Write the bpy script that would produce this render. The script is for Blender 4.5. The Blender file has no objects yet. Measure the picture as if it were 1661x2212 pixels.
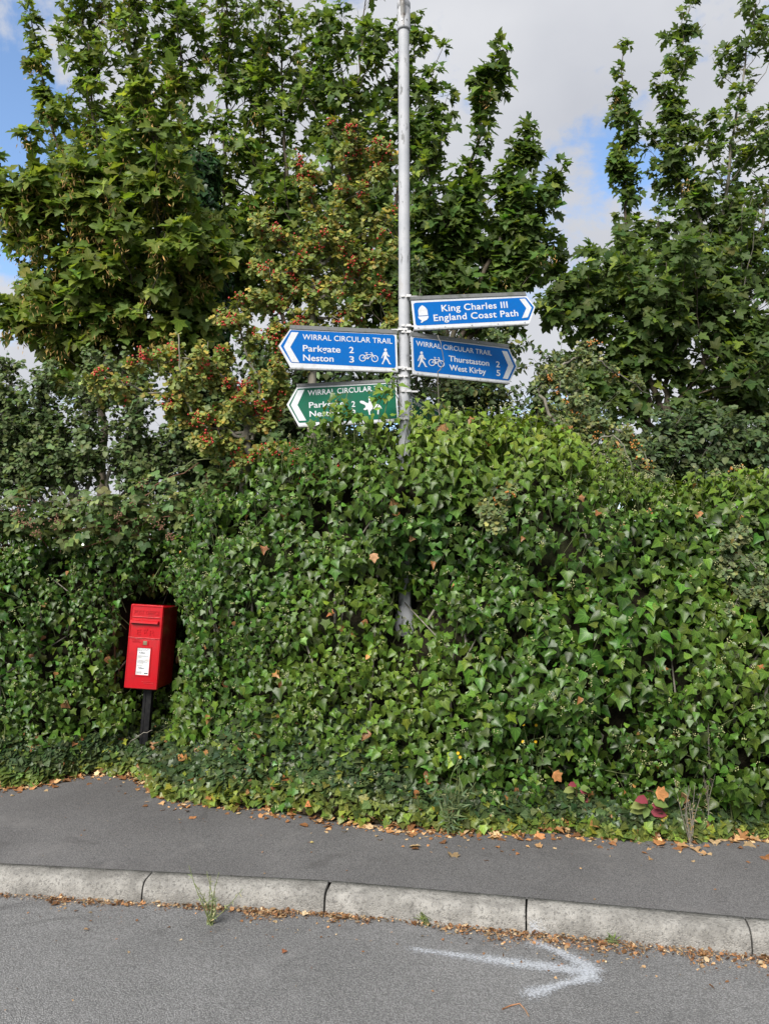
import bpy, bmesh, math, random
import numpy as np
from mathutils import Vector, Matrix

rng = np.random.default_rng(11)
random.seed(11)
SC = bpy.context.scene
COL = SC.collection
rad = math.radians

# ------------------------------------------------------------------ camera
PITCH = rad(4.0); CAMZ = 1.62
cam_d = bpy.data.cameras.new('camera'); cam = bpy.data.objects.new('camera', cam_d); COL.objects.link(cam)
cam.location = (0, 0, CAMZ); cam.rotation_euler = (rad(90) + PITCH, 0, 0)
cam_d.sensor_fit = 'VERTICAL'; cam_d.sensor_height = 24.0
cam_d.lens = 24.0 * 1640.0 / 2212.0
cam_d.clip_start = 0.05; cam_d.clip_end = 2000
SC.camera = cam
SC.render.resolution_x = 768; SC.render.resolution_y = 1024

# ------------------------------------------------------------------ sky, sun, exposure
SUN_EL, SUN_AZ = rad(40), rad(206)      # azimuth clockwise from +Y (view direction): behind the camera, a little to its left
SKY_STRENGTH = 0.12
world = bpy.data.worlds.new('World'); SC.world = world; world.use_nodes = True
def build_world():
    nt = world.node_tree; N = nt.nodes; L = nt.links
    N.clear()
    out = N.new('ShaderNodeOutputWorld'); bg = N.new('ShaderNodeBackground'); bg.inputs['Strength'].default_value = SKY_STRENGTH
    L.new(bg.outputs[0], out.inputs[0])
    sky = N.new('ShaderNodeTexSky'); sky.sky_type = 'NISHITA'; sky.sun_disc = False
    sky.sun_elevation = SUN_EL; sky.sun_rotation = SUN_AZ
    sky.air_density = 1.0; sky.dust_density = 0.1; sky.ozone_density = 2.5
    tc = N.new('ShaderNodeTexCoord')
    def noise(scale, detail, rough, loc, dist=0.0):
        m = N.new('ShaderNodeMapping'); m.inputs['Location'].default_value = loc
        m.inputs['Scale'].default_value = (1, 1, 1.5)
        L.new(tc.outputs['Generated'], m.inputs['Vector'])
        n = N.new('ShaderNodeTexNoise'); n.inputs['Scale'].default_value = scale
        n.inputs['Detail'].default_value = detail; n.inputs['Roughness'].default_value = rough
        n.inputs['Distortion'].default_value = dist
        L.new(m.outputs[0], n.inputs['Vector']); return n.outputs[0]
    def math_(op, a, b=None, c=None):
        n = N.new('ShaderNodeMath'); n.operation = op
        for i, v in enumerate((a, b, c)):
            if v is None: continue
            if isinstance(v, (int, float)): n.inputs[i].default_value = v
            else: L.new(v, n.inputs[i])
        return n.outputs[0]
    def sstep(v, lo, hi):
        n = N.new('ShaderNodeMapRange'); n.interpolation_type = 'SMOOTHSTEP'
        n.inputs['From Min'].default_value = lo; n.inputs['From Max'].default_value = hi
        L.new(v, n.inputs['Value']); return n.outputs[0]
    cov = math_('ADD', noise(3.2, 9, 0.58, (3.1, 1.7, 0.4), 0.3), 0.09)      # mostly cloud, gaps here and there
    for (x, y, r, s) in GAPS:
        d = Vector(pix_dir(x, y)).normalized()
        vm = N.new('ShaderNodeVectorMath'); vm.operation = 'DOT_PRODUCT'; vm.inputs[1].default_value = d
        L.new(tc.outputs['Generated'], vm.inputs[0])
        g = sstep(vm.outputs['Value'], math.cos(rad(r)), math.cos(rad(r * 0.25)))
        cov = math_('SUBTRACT', cov, math_('MULTIPLY', g, s))
    fine = noise(9.0, 8, 0.6, (0.3, 5.7, 2.4), 0.2)
    cov = math_('ADD', cov, math_('MULTIPLY', math_('SUBTRACT', fine, 0.5), 0.95))
    mask = sstep(cov, 0.33, 0.53)
    ramp = N.new('ShaderNodeValToRGB')
    ramp.color_ramp.elements[0].position = 0.30; ramp.color_ramp.elements[0].color = (2.25, 2.33, 2.56, 1)
    ramp.color_ramp.elements[1].position = 0.66; ramp.color_ramp.elements[1].color = (2.95, 3.0, 3.15, 1)
    L.new(noise(2.6, 6, 0.5, (7.2, 0.6, 1.9)), ramp.inputs[0])
    mix = N.new('ShaderNodeMix'); mix.data_type = 'RGBA'
    L.new(mask, mix.inputs['Factor']); L.new(sky.outputs[0], mix.inputs[6]); L.new(ramp.outputs[0], mix.inputs[7])
    L.new(mix.outputs[2], bg.inputs['Color'])
def pix_dir(x, y):
    """direction of the ray through a point of the photograph (1661 x 2212 units)"""
    u = (x - 830.5) / 1640.0; v = (1106.0 - y) / 1640.0
    c, s = math.cos(PITCH), math.sin(PITCH)
    return (u, c - v * s, s + v * c)
def at(x, y, Y):
    """the point at distance Y in front of the camera that the photograph shows at x, y"""
    d = pix_dir(x, y); k = Y / d[1]
    return Vector((d[0] * k, Y, CAMZ + d[2] * k))
def ground_at(x, y, z):
    d = pix_dir(x, y); k = (z - CAMZ) / d[2]
    return Vector((d[0] * k, d[1] * k, z))
def pix(P):
    """inverse of at(): numpy (n,3) -> (n,2)"""
    d = P - np.array([0, 0, CAMZ]); c, s = math.cos(PITCH), math.sin(PITCH)
    yc = d[:, 1] * c + d[:, 2] * s; zc = -d[:, 1] * s + d[:, 2] * c
    return np.stack([830.5 + 1640 * d[:, 0] / yc, 1106 - 1640 * zc / yc], 1)
GAPS = [(80, 150, 11, 0.16), (20, 340, 9, 0.13), (1250, 480, 8, 0.165), (-250, 420, 14, 0.16)]
build_world()
sun_d = bpy.data.lights.new('sun', 'SUN'); sun = bpy.data.objects.new('sun', sun_d); COL.objects.link(sun)
sun_d.energy = 3.0; sun_d.angle = rad(28); sun_d.color = (1.0, 0.955, 0.89)
sd = Vector((math.sin(SUN_AZ) * math.cos(SUN_EL), math.cos(SUN_AZ) * math.cos(SUN_EL), math.sin(SUN_EL)))
sun.rotation_euler = (-sd).to_track_quat('-Z', 'Y').to_euler(); sun.location = sd * 30
VS = SC.view_settings
VS.view_transform = 'Standard'; VS.look = 'None'; VS.exposure = 1.1; VS.gamma = 1.0; VS.use_curve_mapping = False
SC.cycles.max_bounces = 8; SC.cycles.transparent_max_bounces = 8; SC.cycles.diffuse_bounces = 4
SC.cycles.use_adaptive_sampling = True; SC.cycles.use_denoising = True

# ------------------------------------------------------------------ materials
class NT:
    def __init__(self, name):
        self.m = bpy.data.materials.new(name); self.m.use_nodes = True
        self.t = self.m.node_tree; self.t.nodes.clear()
        self.out = self.n('ShaderNodeOutputMaterial')
    def n(self, t, **kw):
        o = self.t.nodes.new(t)
        for k, v in kw.items(): setattr(o, k, v)
        return o
    def l(self, a, b): self.t.links.new(a, b)
    def val(self, sock, v):
        if isinstance(v, (int, float, tuple, list)): sock.default_value = v
        else: self.l(v, sock)
    def math(self, op, a, b=0.0, c=None, clamp=False):
        o = self.n('ShaderNodeMath', operation=op, use_clamp=clamp)
        self.val(o.inputs[0], a); self.val(o.inputs[1], b)
        if c is not None: self.val(o.inputs[2], c)
        return o.outputs[0]
    def noise(self, scale, detail=5, rough=0.55, vec=None, dist=0.0):
        o = self.n('ShaderNodeTexNoise'); o.inputs['Scale'].default_value = scale
        o.inputs['Detail'].default_value = detail; o.inputs['Roughness'].default_value = rough; o.inputs['Distortion'].default_value = dist
        self.l(vec if vec is not None else self.pos(), o.inputs['Vector']); return o.outputs[0]
    def pos(self):
        if not hasattr(self, '_p'): self._p = self.n('ShaderNodeTexCoord').outputs['Object']
        return self._p
    def voro(self, scale, feature='F1', out='Distance', vec=None, rnd=1.0):
        o = self.n('ShaderNodeTexVoronoi', feature=feature); o.inputs['Scale'].default_value = scale
        o.inputs['Randomness'].default_value = rnd
        self.l(vec if vec is not None else self.pos(), o.inputs['Vector']); return o.outputs[out]
    def step(self, v, lo, hi, a=0.0, b=1.0):
        o = self.n('ShaderNodeMapRange', interpolation_type='SMOOTHSTEP')
        self.val(o.inputs['Value'], v)
        o.inputs['From Min'].default_value = lo; o.inputs['From Max'].default_value = hi
        o.inputs['To Min'].default_value = a; o.inputs['To Max'].default_value = b
        return o.outputs[0]
    def mix(self, f, a, b, blend='MIX'):
        o = self.n('ShaderNodeMix', data_type='RGBA', blend_type=blend)
        self.val(o.inputs['Factor'], f)
        self.val(o.inputs[6], tuple(a) + (1,) if isinstance(a, tuple) and len(a) == 3 else a)
        self.val(o.inputs[7], tuple(b) + (1,) if isinstance(b, tuple) and len(b) == 3 else b)
        return o.outputs[2]
    def bump(self, h, strength, dist, normal=None):
        o = self.n('ShaderNodeBump'); o.inputs['Strength'].default_value = strength; o.inputs['Distance'].default_value = dist
        self.l(h, o.inputs['Height'])
        if normal is not None: self.l(normal, o.inputs['Normal'])
        return o.outputs[0]
    def bsdf(self, col, rough=0.6, metal=0.0, spec=0.5, normal=None, coat=0.0):
        b = self.n('ShaderNodeBsdfPrincipled')
        self.val(b.inputs['Base Color'], tuple(col) + (1,) if isinstance(col, tuple) and len(col) == 3 else col)
        self.val(b.inputs['Roughness'], rough); b.inputs['Metallic'].default_value = metal
        b.inputs['Specular IOR Level'].default_value = spec
        b.inputs['Coat Weight'].default_value = coat; b.inputs['Coat Roughness'].default_value = 0.12
        if normal is not None: self.l(normal, b.inputs['Normal'])
        return b.outputs[0]
    def done(self, sh):
        self.l(sh, self.out.inputs['Surface']); return self.m

def mat_paint(name, col, rough=0.45, dirt=(0.12, 0.10, 0.08), amount=0.25, scale=14, coat=0.0, bump=0.0, metal=0.0, spec=0.5):
    t = NT(name)
    a = t.noise(scale, 7, 0.62); b = t.noise(scale * 5, 5, 0.6)
    f = t.math('MULTIPLY', t.step(a, 0.46, 0.72), amount)
    c = t.mix(f, col, dirt)
    c = t.mix(t.math('MULTIPLY', t.step(b, 0.35, 0.7), 0.10), c, (0.02, 0.02, 0.02))
    nrm = t.bump(b, 0.25, bump) if bump else None
    return t.done(t.bsdf(c, t.step(a, 0.3, 0.7, rough * 0.85, min(1, rough * 1.25)), metal, spec, nrm, coat))

def mat_leaf(name, rough=0.36, trans=0.28, veins=True, spec=0.5, vein_gain=0.55, spots=0.25):
    t = NT(name)
    at_ = t.n('ShaderNodeAttribute', attribute_name='col', attribute_type='GEOMETRY')
    lc = t.n('ShaderNodeAttribute', attribute_name='lc', attribute_type='GEOMETRY')
    sep = t.n('ShaderNodeSeparateXYZ'); t.l(lc.outputs['Vector'], sep.inputs[0])
    x, y = sep.outputs[0], sep.outputs[1]
    col = at_.outputs['Color']
    nz = t.noise(30, 5, 0.6)
    col = t.mix(t.step(nz, 0.35, 0.7, 0.0, spots), col, (0.5, 0.5, 0.42), 'MULTIPLY')
    if veins:
        r = t.math('SQRT', t.math('ADD', t.math('MULTIPLY', x, x), t.math('MULTIPLY', y, y)))
        ang = t.math('ARCTAN2', x, y)
        fr = t.math('ABSOLUTE', t.math('SUBTRACT', t.math('FRACT', t.math('ADD', t.math('DIVIDE', ang, 0.62), 0.5)), 0.5))
        dd = t.math('MULTIPLY', t.math('MULTIPLY', fr, 0.62), r)
        v = t.math('MULTIPLY', t.step(dd, 0.012, 0.034, 1.0, 0.0), vein_gain)
        hi = t.mix(1.0, col, (2.3, 1.95, 2.1), 'MULTIPLY')
        col = t.mix(v, col, hi)
    b = t.bsdf(col, t.step(nz, 0.3, 0.7, rough * 0.8, rough * 1.3), 0.0, spec)
    tr = t.n('ShaderNodeBsdfTranslucent'); t.l(t.mix(1.0, col, (1.5, 1.5, 0.7), 'MULTIPLY'), tr.inputs['Color'])
    mx = t.n('ShaderNodeMixShader'); mx.inputs[0].default_value = trans
    t.l(b, mx.inputs[1]); t.l(tr.outputs[0], mx.inputs[2])
    return t.done(mx.outputs[0])

def mat_bark(name, a, b, scale=14, bump=0.006):
    t = NT(name)
    mp = t.n('ShaderNodeMapping'); mp.inputs['Scale'].default_value = (1, 1, 0.25); t.l(t.pos(), mp.inputs['Vector'])
    n1 = t.noise(scale, 8, 0.65, mp.outputs[0], 0.6); n2 = t.noise(4, 4, 0.5)
    c = t.mix(t.step(n1, 0.35, 0.68), a, b)
    c = t.mix(t.step(n2, 0.52, 0.72, 0, 0.5), c, (0.10, 0.115, 0.07))
    return t.done(t.bsdf(c, 0.88, 0, 0.2, t.bump(n1, 0.8, bump)))

def mat_asphalt(name, base, light, scale, stone, bump, patch):
    t = NT(name)
    v = t.voro(scale); vc = t.voro(scale, out='Color'); v2 = t.voro(scale * 2.3)
    sp = t.n('ShaderNodeSeparateColor'); t.l(vc, sp.inputs[0])
    big = t.noise(0.9, 6, 0.6); mid = t.noise(7, 5, 0.6); fine = t.noise(420, 3, 0.7)
    c = t.mix(t.step(big, 0.36, 0.66), tuple(q * 0.86 for q in base), tuple(q * 1.12 for q in base))
    c = t.mix(t.step(mid, 0.5, 0.75, 0, patch), c, light)
    # each chip its own tone, dark binder between them
    tone = t.math('MULTIPLY_ADD', sp.outputs[0], 0.60, 0.70)
    cc = t.n('ShaderNodeVectorMath', operation='SCALE'); t.l(c, cc.inputs[0]); t.l(tone, cc.inputs['Scale']); c = cc.outputs[0]
    c = t.mix(t.step(v, 0.40, 0.70, 0, 0.45), c, (0.03, 0.03, 0.031))
    c = t.mix(t.math('MULTIPLY', t.step(sp.outputs[1], 0.965, 0.985), t.step(v, 0.25, 0.4, 1.0, 0.0)), c, stone)
    c = t.mix(t.step(fine, 0.45, 0.75, 0, 0.25), c, (0.03, 0.03, 0.03))
    stain = t.noise(1.7, 7, 0.65, dist=0.8)
    c = t.mix(t.step(stain, 0.56, 0.70, 0, 0.42), c, (0.035, 0.033, 0.032))
    c = t.mix(t.step(t.noise(3.1, 6, 0.65, dist=0.5), 0.56, 0.74, 0, 0.4), c, light)
    h = t.math('MULTIPLY', t.step(v, 0.1, 0.7, 1.0, 0.0), 1.0)
    h = t.math('MULTIPLY_ADD', t.step(v2, 0.1, 0.6, 1.0, 0.0), 0.35, h)
    return t.done(t.bsdf(c, 0.86, 0, 0.28, t.bump(h, 0.75, bump)))

def mat_concrete(name):
    t = NT(name)
    n1 = t.noise(9, 8, 0.65, dist=0.4); n2 = t.noise(70, 6, 0.65); v = t.voro(110); n3 = t.noise(3.0, 5, 0.6)
    c = t.mix(t.step(n1, 0.34, 0.68), (0.178, 0.173, 0.162), (0.310, 0.302, 0.282))
    c = t.mix(t.step(n2, 0.50, 0.64, 0, 0.72), c, (0.085, 0.083, 0.079))
    c = t.mix(t.step(v, 0.5, 0.2, 0, 0.25), c, (0.5, 0.47, 0.42))
    c = t.mix(t.step(n3, 0.50, 0.64, 0, 0.45), c, (0.085, 0.082, 0.074))
    # lichen and worn skin along the upper arris
    h = t.math('ADD', t.math('MULTIPLY', n2, 0.7), t.math('MULTIPLY', t.step(v, 0.0, 0.5), 0.5))
    return t.done(t.bsdf(c, 0.93, 0, 0.2, t.bump(h, 0.85, 0.007)))

def mat_soil(name, a=(0.035, 0.026, 0.018), b=(0.075, 0.055, 0.036)):
    t = NT(name)
    n = t.noise(18, 9, 0.7); n2 = t.noise(2, 4, 0.5)
    c = t.mix(t.step(n, 0.35, 0.7), a, b); c = t.mix(t.step(n2, 0.5, 0.7, 0, 0.5), c, (0.03, 0.045, 0.015))
    return t.done(t.bsdf(c, 0.95, 0, 0.1, t.bump(n, 0.9, 0.03)))

M = {}
M['road'] = mat_asphalt('road_asphalt', (0.235, 0.236, 0.238), (0.28, 0.28, 0.28), 180, (0.45, 0.43, 0.40), 0.006, 0.35)
M['pavement'] = mat_asphalt('pavement_asphalt', (0.170, 0.167, 0.169), (0.22, 0.213, 0.21), 210, (0.34, 0.30, 0.27), 0.004, 0.3)
M['kerb'] = mat_concrete('kerb_concrete')
M['joint'] = mat_paint('joint_dirt', (0.03, 0.027, 0.022), 0.95, amount=0.3)
M['soil'] = mat_soil('soil'); M['meadow'] = mat_soil('meadow', (0.03, 0.045, 0.015), (0.06, 0.085, 0.03))
M['ivy'] = mat_leaf('ivy_leaf', 0.34, 0.22, True, 0.26)
M['syc'] = mat_leaf('sycamore_leaf', 0.5, 0.46, True, 0.22, 0.3)
M['small'] = mat_leaf('small_leaf', 0.5, 0.25, False, 0.3)
M['dead'] = mat_leaf('dead_leaf', 0.75, 0.12, True, 0.15, 0.2, 0.6)
M['stem_green'] = mat_bark('green_stem', (0.10, 0.13, 0.05), (0.16, 0.18, 0.08), 30, 0.001)
M['bark_grey'] = mat_bark('grey_bark', (0.12, 0.11, 0.09), (0.27, 0.25, 0.21), 16, 0.004)
M['bark_dark'] = mat_bark('dark_bark', (0.045, 0.036, 0.028), (0.10, 0.082, 0.06), 16, 0.006)
M['bark_red'] = mat_bark('red_brown_twig', (0.13, 0.06, 0.04), (0.22, 0.12, 0.08), 22, 0.002)
M['core'] = mat_soil('hedge_dark_core', (0.012, 0.011, 0.007), (0.03, 0.026, 0.016))  # near-black so that gaps between the leaves look deeply shaded
M['berry'] = mat_paint('haw_berry', (0.42, 0.030, 0.022), 0.35, (0.32, 0.07, 0.02), 0.5, 40)
M['haw_orange'] = mat_paint('unripe_haw', (0.42, 0.16, 0.03), 0.4, (0.25, 0.2, 0.04), 0.5, 40)
M['bud'] = mat_paint('ivy_bud', (0.34, 0.36, 0.16), 0.6, (0.42, 0.36, 0.16), 0.5, 60)
M['yellow'] = mat_paint('flower_yellow', (0.75, 0.48, 0.01), 0.6, amount=0.0)

# ------------------------------------------------------------------ mesh helpers
def link(name, me, mat=None, parent=None):
    o = bpy.data.objects.new(name, me); COL.objects.link(o)
    if mat is not None and me is not None and len(me.materials) == 0: me.materials.append(mat)
    if parent is not None: o.parent = parent
    return o
def tag(o, label=None, cat=None, group=None, kind=None):
    for k, v in (('label', label), ('category', cat), ('group', group), ('kind', kind)):
        if v: o[k] = v
    return o
def thing(name, loc, label, cat, group=None):
    o = bpy.data.objects.new(name, None); COL.objects.link(o); o.location = loc
    o.empty_display_size = 0.1
    return tag(o, label, cat, group)
def np_mesh(name, V, F, smooth=True, attrs=None):
    """V (n,3), F (m,k) all same k"""
    me = bpy.data.meshes.new(name)
    V = np.asarray(V, np.float32); F = np.asarray(F, np.int32)
    me.vertices.add(len(V)); me.vertices.foreach_set('co', V.ravel())
    k = F.shape[1]
    me.loops.add(F.size); me.loops.foreach_set('vertex_index', F.ravel())
    me.polygons.add(len(F))
    me.polygons.foreach_set('loop_start', np.arange(0, F.size, k, dtype=np.int32))
    me.polygons.foreach_set('use_smooth', np.full(len(F), smooth, bool))
    for nm, (ty, arr) in (attrs or {}).items():
        a = me.attributes.new(nm, ty, 'POINT')
        a.data.foreach_set('color' if ty == 'FLOAT_COLOR' else 'vector', np.asarray(arr, np.float32).ravel())
    me.update(calc_edges=True); me.validate()
    return me
def unit(v):
    v = np.asarray(v, float); return v / (np.linalg.norm(v, axis=-1, keepdims=True) + 1e-9)

class Tubes:
    """collects tapered tubes along polylines"""
    def __init__(self): self.V = []; self.F = []; self.n = 0
    def add(self, pts, r0, r1, sides=6, wob=0.0):
        P = np.asarray([tuple(p) for p in pts], float); m = len(P)
        T = unit(np.gradient(P, axis=0))
        ref = np.array([0.31, 0.22, 0.93]) if abs(T[:, 2]).mean() < 0.8 else np.array([0.95, 0.2, 0.1])
        A = unit(np.cross(T, ref)); B = np.cross(T, A)
        a = np.linspace(0, 2 * np.pi, sides, endpoint=False)
        R = np.linspace(r0, r1, m) * (1 + wob * rng.uniform(-1, 1, m))
        ring = P[:, None] + R[:, None, None] * (np.cos(a)[None, :, None] * A[:, None] + np.sin(a)[None, :, None] * B[:, None])
        self.V.append(ring.reshape(-1, 3))
        i = np.arange(m - 1)[:, None] * sides; j = np.arange(sides)[None]; j2 = (j + 1) % sides
        F = np.stack([i + j, i + j2, i + sides + j2, i + sides + j], -1).reshape(-1, 4) + self.n
        self.F.append(F); self.n += m * sides
        if sides <= 4: return
        # close the ends with a fan of degenerate quads to a centre point
        for base, c in ((0, P[0]), ((m - 1) * sides, P[-1])):
            self.V.append(c[None]); ci = self.n; self.n += 1
            st = ci - (m * sides) - (0 if base == 0 else 1) + base
            k = np.arange(0, sides, 2)
            self.F.append(np.stack([np.full(len(k), ci), st + k, st + (k + 1) % sides, st + (k + 2) % sides], -1))
    def build(self, name, mat, parent=None, off=None):
        V = np.concatenate(self.V); F = np.concatenate(self.F)
        if off is not None: V = V - np.array(off)
        return link(name, np_mesh(name, V, F), mat, parent)

def spline(pts, n=10, jit=0.0):
    """smooth polyline through points (Catmull-Rom)"""
    P = [Vector(p) for p in pts]
    P = [P[0] * 2 - P[1]] + P + [P[-1] * 2 - P[-2]]
    out = []
    for i in range(1, len(P) - 2):
        for k in range(n):
            t = k / n
            a, b, c, d = P[i - 1], P[i], P[i + 1], P[i + 2]
            q = 0.5 * ((2 * b) + (c - a) * t + (2 * a - 5 * b + 4 * c - d) * t * t + (3 * b - a - 3 * c + d) * t ** 3)
            out.append(q)
    out.append(P[-2].copy())
    if jit:
        for q in out[1:-1]: q += Vector(rng.normal(0, jit, 3))
    return out

# ---- leaves
def leaf_template(side, mid, fold=0.25, curl=0.25, ripple=0.0):
    """one blade, base at the origin, tip at (0,1,0), upper face +Z"""
    V = [(0, 0)]; Mi = []; R = []; Lf = []
    pts = [(0.0, 0.0)]
    n = len(side)
    for (sx, sy), my in zip(side, mid):
        Mi.append(len(pts)); pts.append((0.0, my))
        R.append(len(pts)); pts.append((sx, sy))
        Lf.append(len(pts)); pts.append((-sx, sy))
    tip = len(pts); pts.append((0.0, 1.0))
    F = []
    F += [(0, R[0], Mi[0]), (0, Mi[0], Lf[0])]
    for i in range(n - 1):
        F += [(Mi[i], R[i], R[i + 1]), (Mi[i], R[i + 1], Mi[i + 1]), (Mi[i], Lf[i + 1], Lf[i]), (Mi[i], Mi[i + 1], Lf[i + 1])]
    F += [(Mi[-1], R[-1], tip), (Mi[-1], tip, Lf[-1])]
    P = np.array([(x, y, fold * abs(x) ** 1.15 - curl * y * y * 0.5 - 0.28 * fold * x * x + ripple * math.sin(9 * y + 5 * abs(x))) for x, y in pts])
    return P, np.array(F), np.array([(x, y, 0) for x, y in pts])
T = {
 'ivy_a': leaf_template([(.30, -.11), (.52, .17), (.31, .45), (.13, .80)], [.05, .18, .42, .78], .42, .35, .01),
 'ivy_b': leaf_template([(.38, -.12), (.37, .13), (.60, .32), (.24, .52)], [.05, .16, .32, .6], .38, .32, .012),
 'ivy_c': leaf_template([(.32, .0), (.42, .24), (.27, .58)], [.06, .24, .58], .50, .45, .008),
 'ivy_s': leaf_template([(.42, -.07), (.34, .14), (.54, .36)], [.05, .2, .42], .35, .3, .01),
 'syc_a': leaf_template([(.41, -.08), (.32, .13), (.62, .45), (.25, .48), (.27, .70)], [.05, .15, .32, .48, .72], .22, .28, .02),
 'syc_b': leaf_template([(.36, -.03), (.32, .13), (.56, .50), (.22, .52), (.24, .74)], [.05, .15, .34, .5, .74], .48, .5, .025),
 'haw': leaf_template([(.30, .32), (.16, .44), (.38, .78)], [.24, .42, .68], .3, .25),
 'oval': leaf_template([(.30, .22), (.26, .68)], [.24, .66], .35, .4),
 'round': leaf_template([(.41, .18), (.36, .66)], [.22, .64], .25, .3),
 'lance': leaf_template([(.10, .40)], [.42], .3, .5),
 'dead': leaf_template([(.16, .02), (.42, .12), (.36, .34), (.50, .50), (.24, .62), (.14, .82)], [.06, .16, .32, .48, .62, .82], .45, .25, .05),
}
TRI3 = None
def trifoliate():
    """bramble: three ovate leaflets on one stalk"""
    P, F, L = leaf_template([(.22, .12), (.34, .38), (.20, .76)], [.12, .38, .74], .35, .4); Vs = []; Fs = []; Ls = []; o = 0
    for ang, sc, off in ((0, .62, (0, .38)), (1.25, .55, (.03, .30)), (-1.25, .55, (-.03, .30))):
        c, s = math.cos(ang), math.sin(ang); Q = P * sc * np.array([1.35, 1, 1])
        Q = np.stack([Q[:, 0] * c + Q[:, 1] * s + off[0], -Q[:, 0] * s + Q[:, 1] * c + off[1], Q[:, 2]], 1)
        Vs.append(Q); Fs.append(F + o); Ls.append(L); o += len(Q)
    return np.concatenate(Vs), np.concatenate(Fs), np.concatenate(Ls)
T['bramble'] = trifoliate()

def frames(tip, nrm):
    y = unit(tip); z = nrm - (nrm * y).sum(-1, keepdims=True) * y; z = unit(z); x = np.cross(y, z)
    return np.stack([x, y, z], -1)     # columns
class Foliage:
    """collects leaves of one plant: a few hundred largest as objects of their own, the others joined"""
    def __init__(self): self.d = {}
    def add(self, tpl, pos, tip, nrm, size, col):
        self.d.setdefault(tpl, []).append((np.asarray(pos, float), np.asarray(tip, float), np.asarray(nrm, float), np.asarray(size, float), np.asarray(col, float)))
    def build(self, parent, mat, name, mass_name, n_parts=300, filt=None):
        off = np.array(parent.location)
        tids = []; A = [[], [], [], [], []]
        for k, lst in self.d.items():
            for row in lst:
                for i in range(5): A[i].append(row[i])
                tids += [k] * len(row[0])
        pos, tip, nrm, size, col = [np.concatenate(a) for a in A]; tids = np.array(tids)
        keep = np.ones(len(pos), bool)
        if filt is not None: keep &= filt(pos, tip, size)
        pos, tip, nrm, size, col, tids = pos[keep], tip[keep], nrm[keep], size[keep], col[keep], tids[keep]
        Rm = frames(tip, nrm)
        part = np.zeros(len(pos), bool)
        if n_parts:
            c = pos + unit(tip) * size[:, None] * 0.45; p = pix(c); dist = np.linalg.norm(c - np.array([0, 0, CAMZ]), axis=1)
            inside = (p[:, 0] > 5) & (p[:, 0] < 1656) & (p[:, 1] > 5) & (p[:, 1] < 2200)
            app = size / dist * 1640
            face = np.abs((Rm[:, :, 2] * unit(c - np.array([0, 0, CAMZ]))).sum(1))
            cell = (np.floor(p[:, 0] / 13).astype(int) * 1000 + np.floor(p[:, 1] / 13).astype(int))
            order = np.argsort(dist); _, first = np.unique(cell[order], return_index=True)
            front = np.zeros(len(pos), bool); front[order[first]] = True
            score = app * (0.4 + face) * front * inside
            idx = np.argsort(-score)[:n_parts]; idx = idx[score[idx] > 0]; part[idx] = True
            meshes = {}
            for i in idx:
                P, F, Lc = T[tids[i]]; q = tuple(np.round(np.log2(np.maximum(col[i], 1e-3)) * 3).astype(int))
                key = (tids[i], q)
                if key not in meshes:
                    cc = 2.0 ** (np.array(q) / 3)
                    meshes[key] = np_mesh(name, P, F, True, {'col': ('FLOAT_COLOR', np.tile(np.r_[cc, 1], (len(P), 1))), 'lc': ('FLOAT_VECTOR', Lc)})
                    meshes[key].materials.append(mat)
                o = bpy.data.objects.new(name, meshes[key]); COL.objects.link(o); o.parent = parent
                m = Matrix.Identity(4)
                for r in range(3):
                    for s in range(3): m[r][s] = Rm[i, r, s] * size[i]
                    m[r][3] = pos[i, r] - off[r]
                o.matrix_local = m
        Vs = []; Fs = []; Cs = []; Ls = []; n = 0
        for k in self.d:
            s = (tids == k) & ~part
            if not s.any(): continue
            P, F, Lc = T[k]; m = s.sum(); nv = len(P)
            bend = rng.normal(1, 0.45, m)     # every blade is folded and curled its own way
            Q = np.broadcast_to(P, (m, nv, 3)).copy(); Q[:, :, 2] *= bend[:, None]
            V = np.einsum('nij,nkj->nki', Rm[s], Q) * size[s][:, None, None] + (pos[s] - off)[:, None]
            Vs.append(V.reshape(-1, 3)); Fs.append((F[None] + (np.arange(m) * nv)[:, None, None] + n).reshape(-1, 3)); n += m * nv
            Cs.append(np.repeat(np.c_[col[s], np.ones(m)], nv, 0)); Ls.append(np.tile(Lc, (m, 1)))
        me = np_mesh(mass_name, np.concatenate(Vs), np.concatenate(Fs), True,
                     {'col': ('FLOAT_COLOR', np.concatenate(Cs)), 'lc': ('FLOAT_VECTOR', np.concatenate(Ls))})
        o = link(mass_name, me, mat, parent); o['kind'] = 'stuff'
        return o

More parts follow.
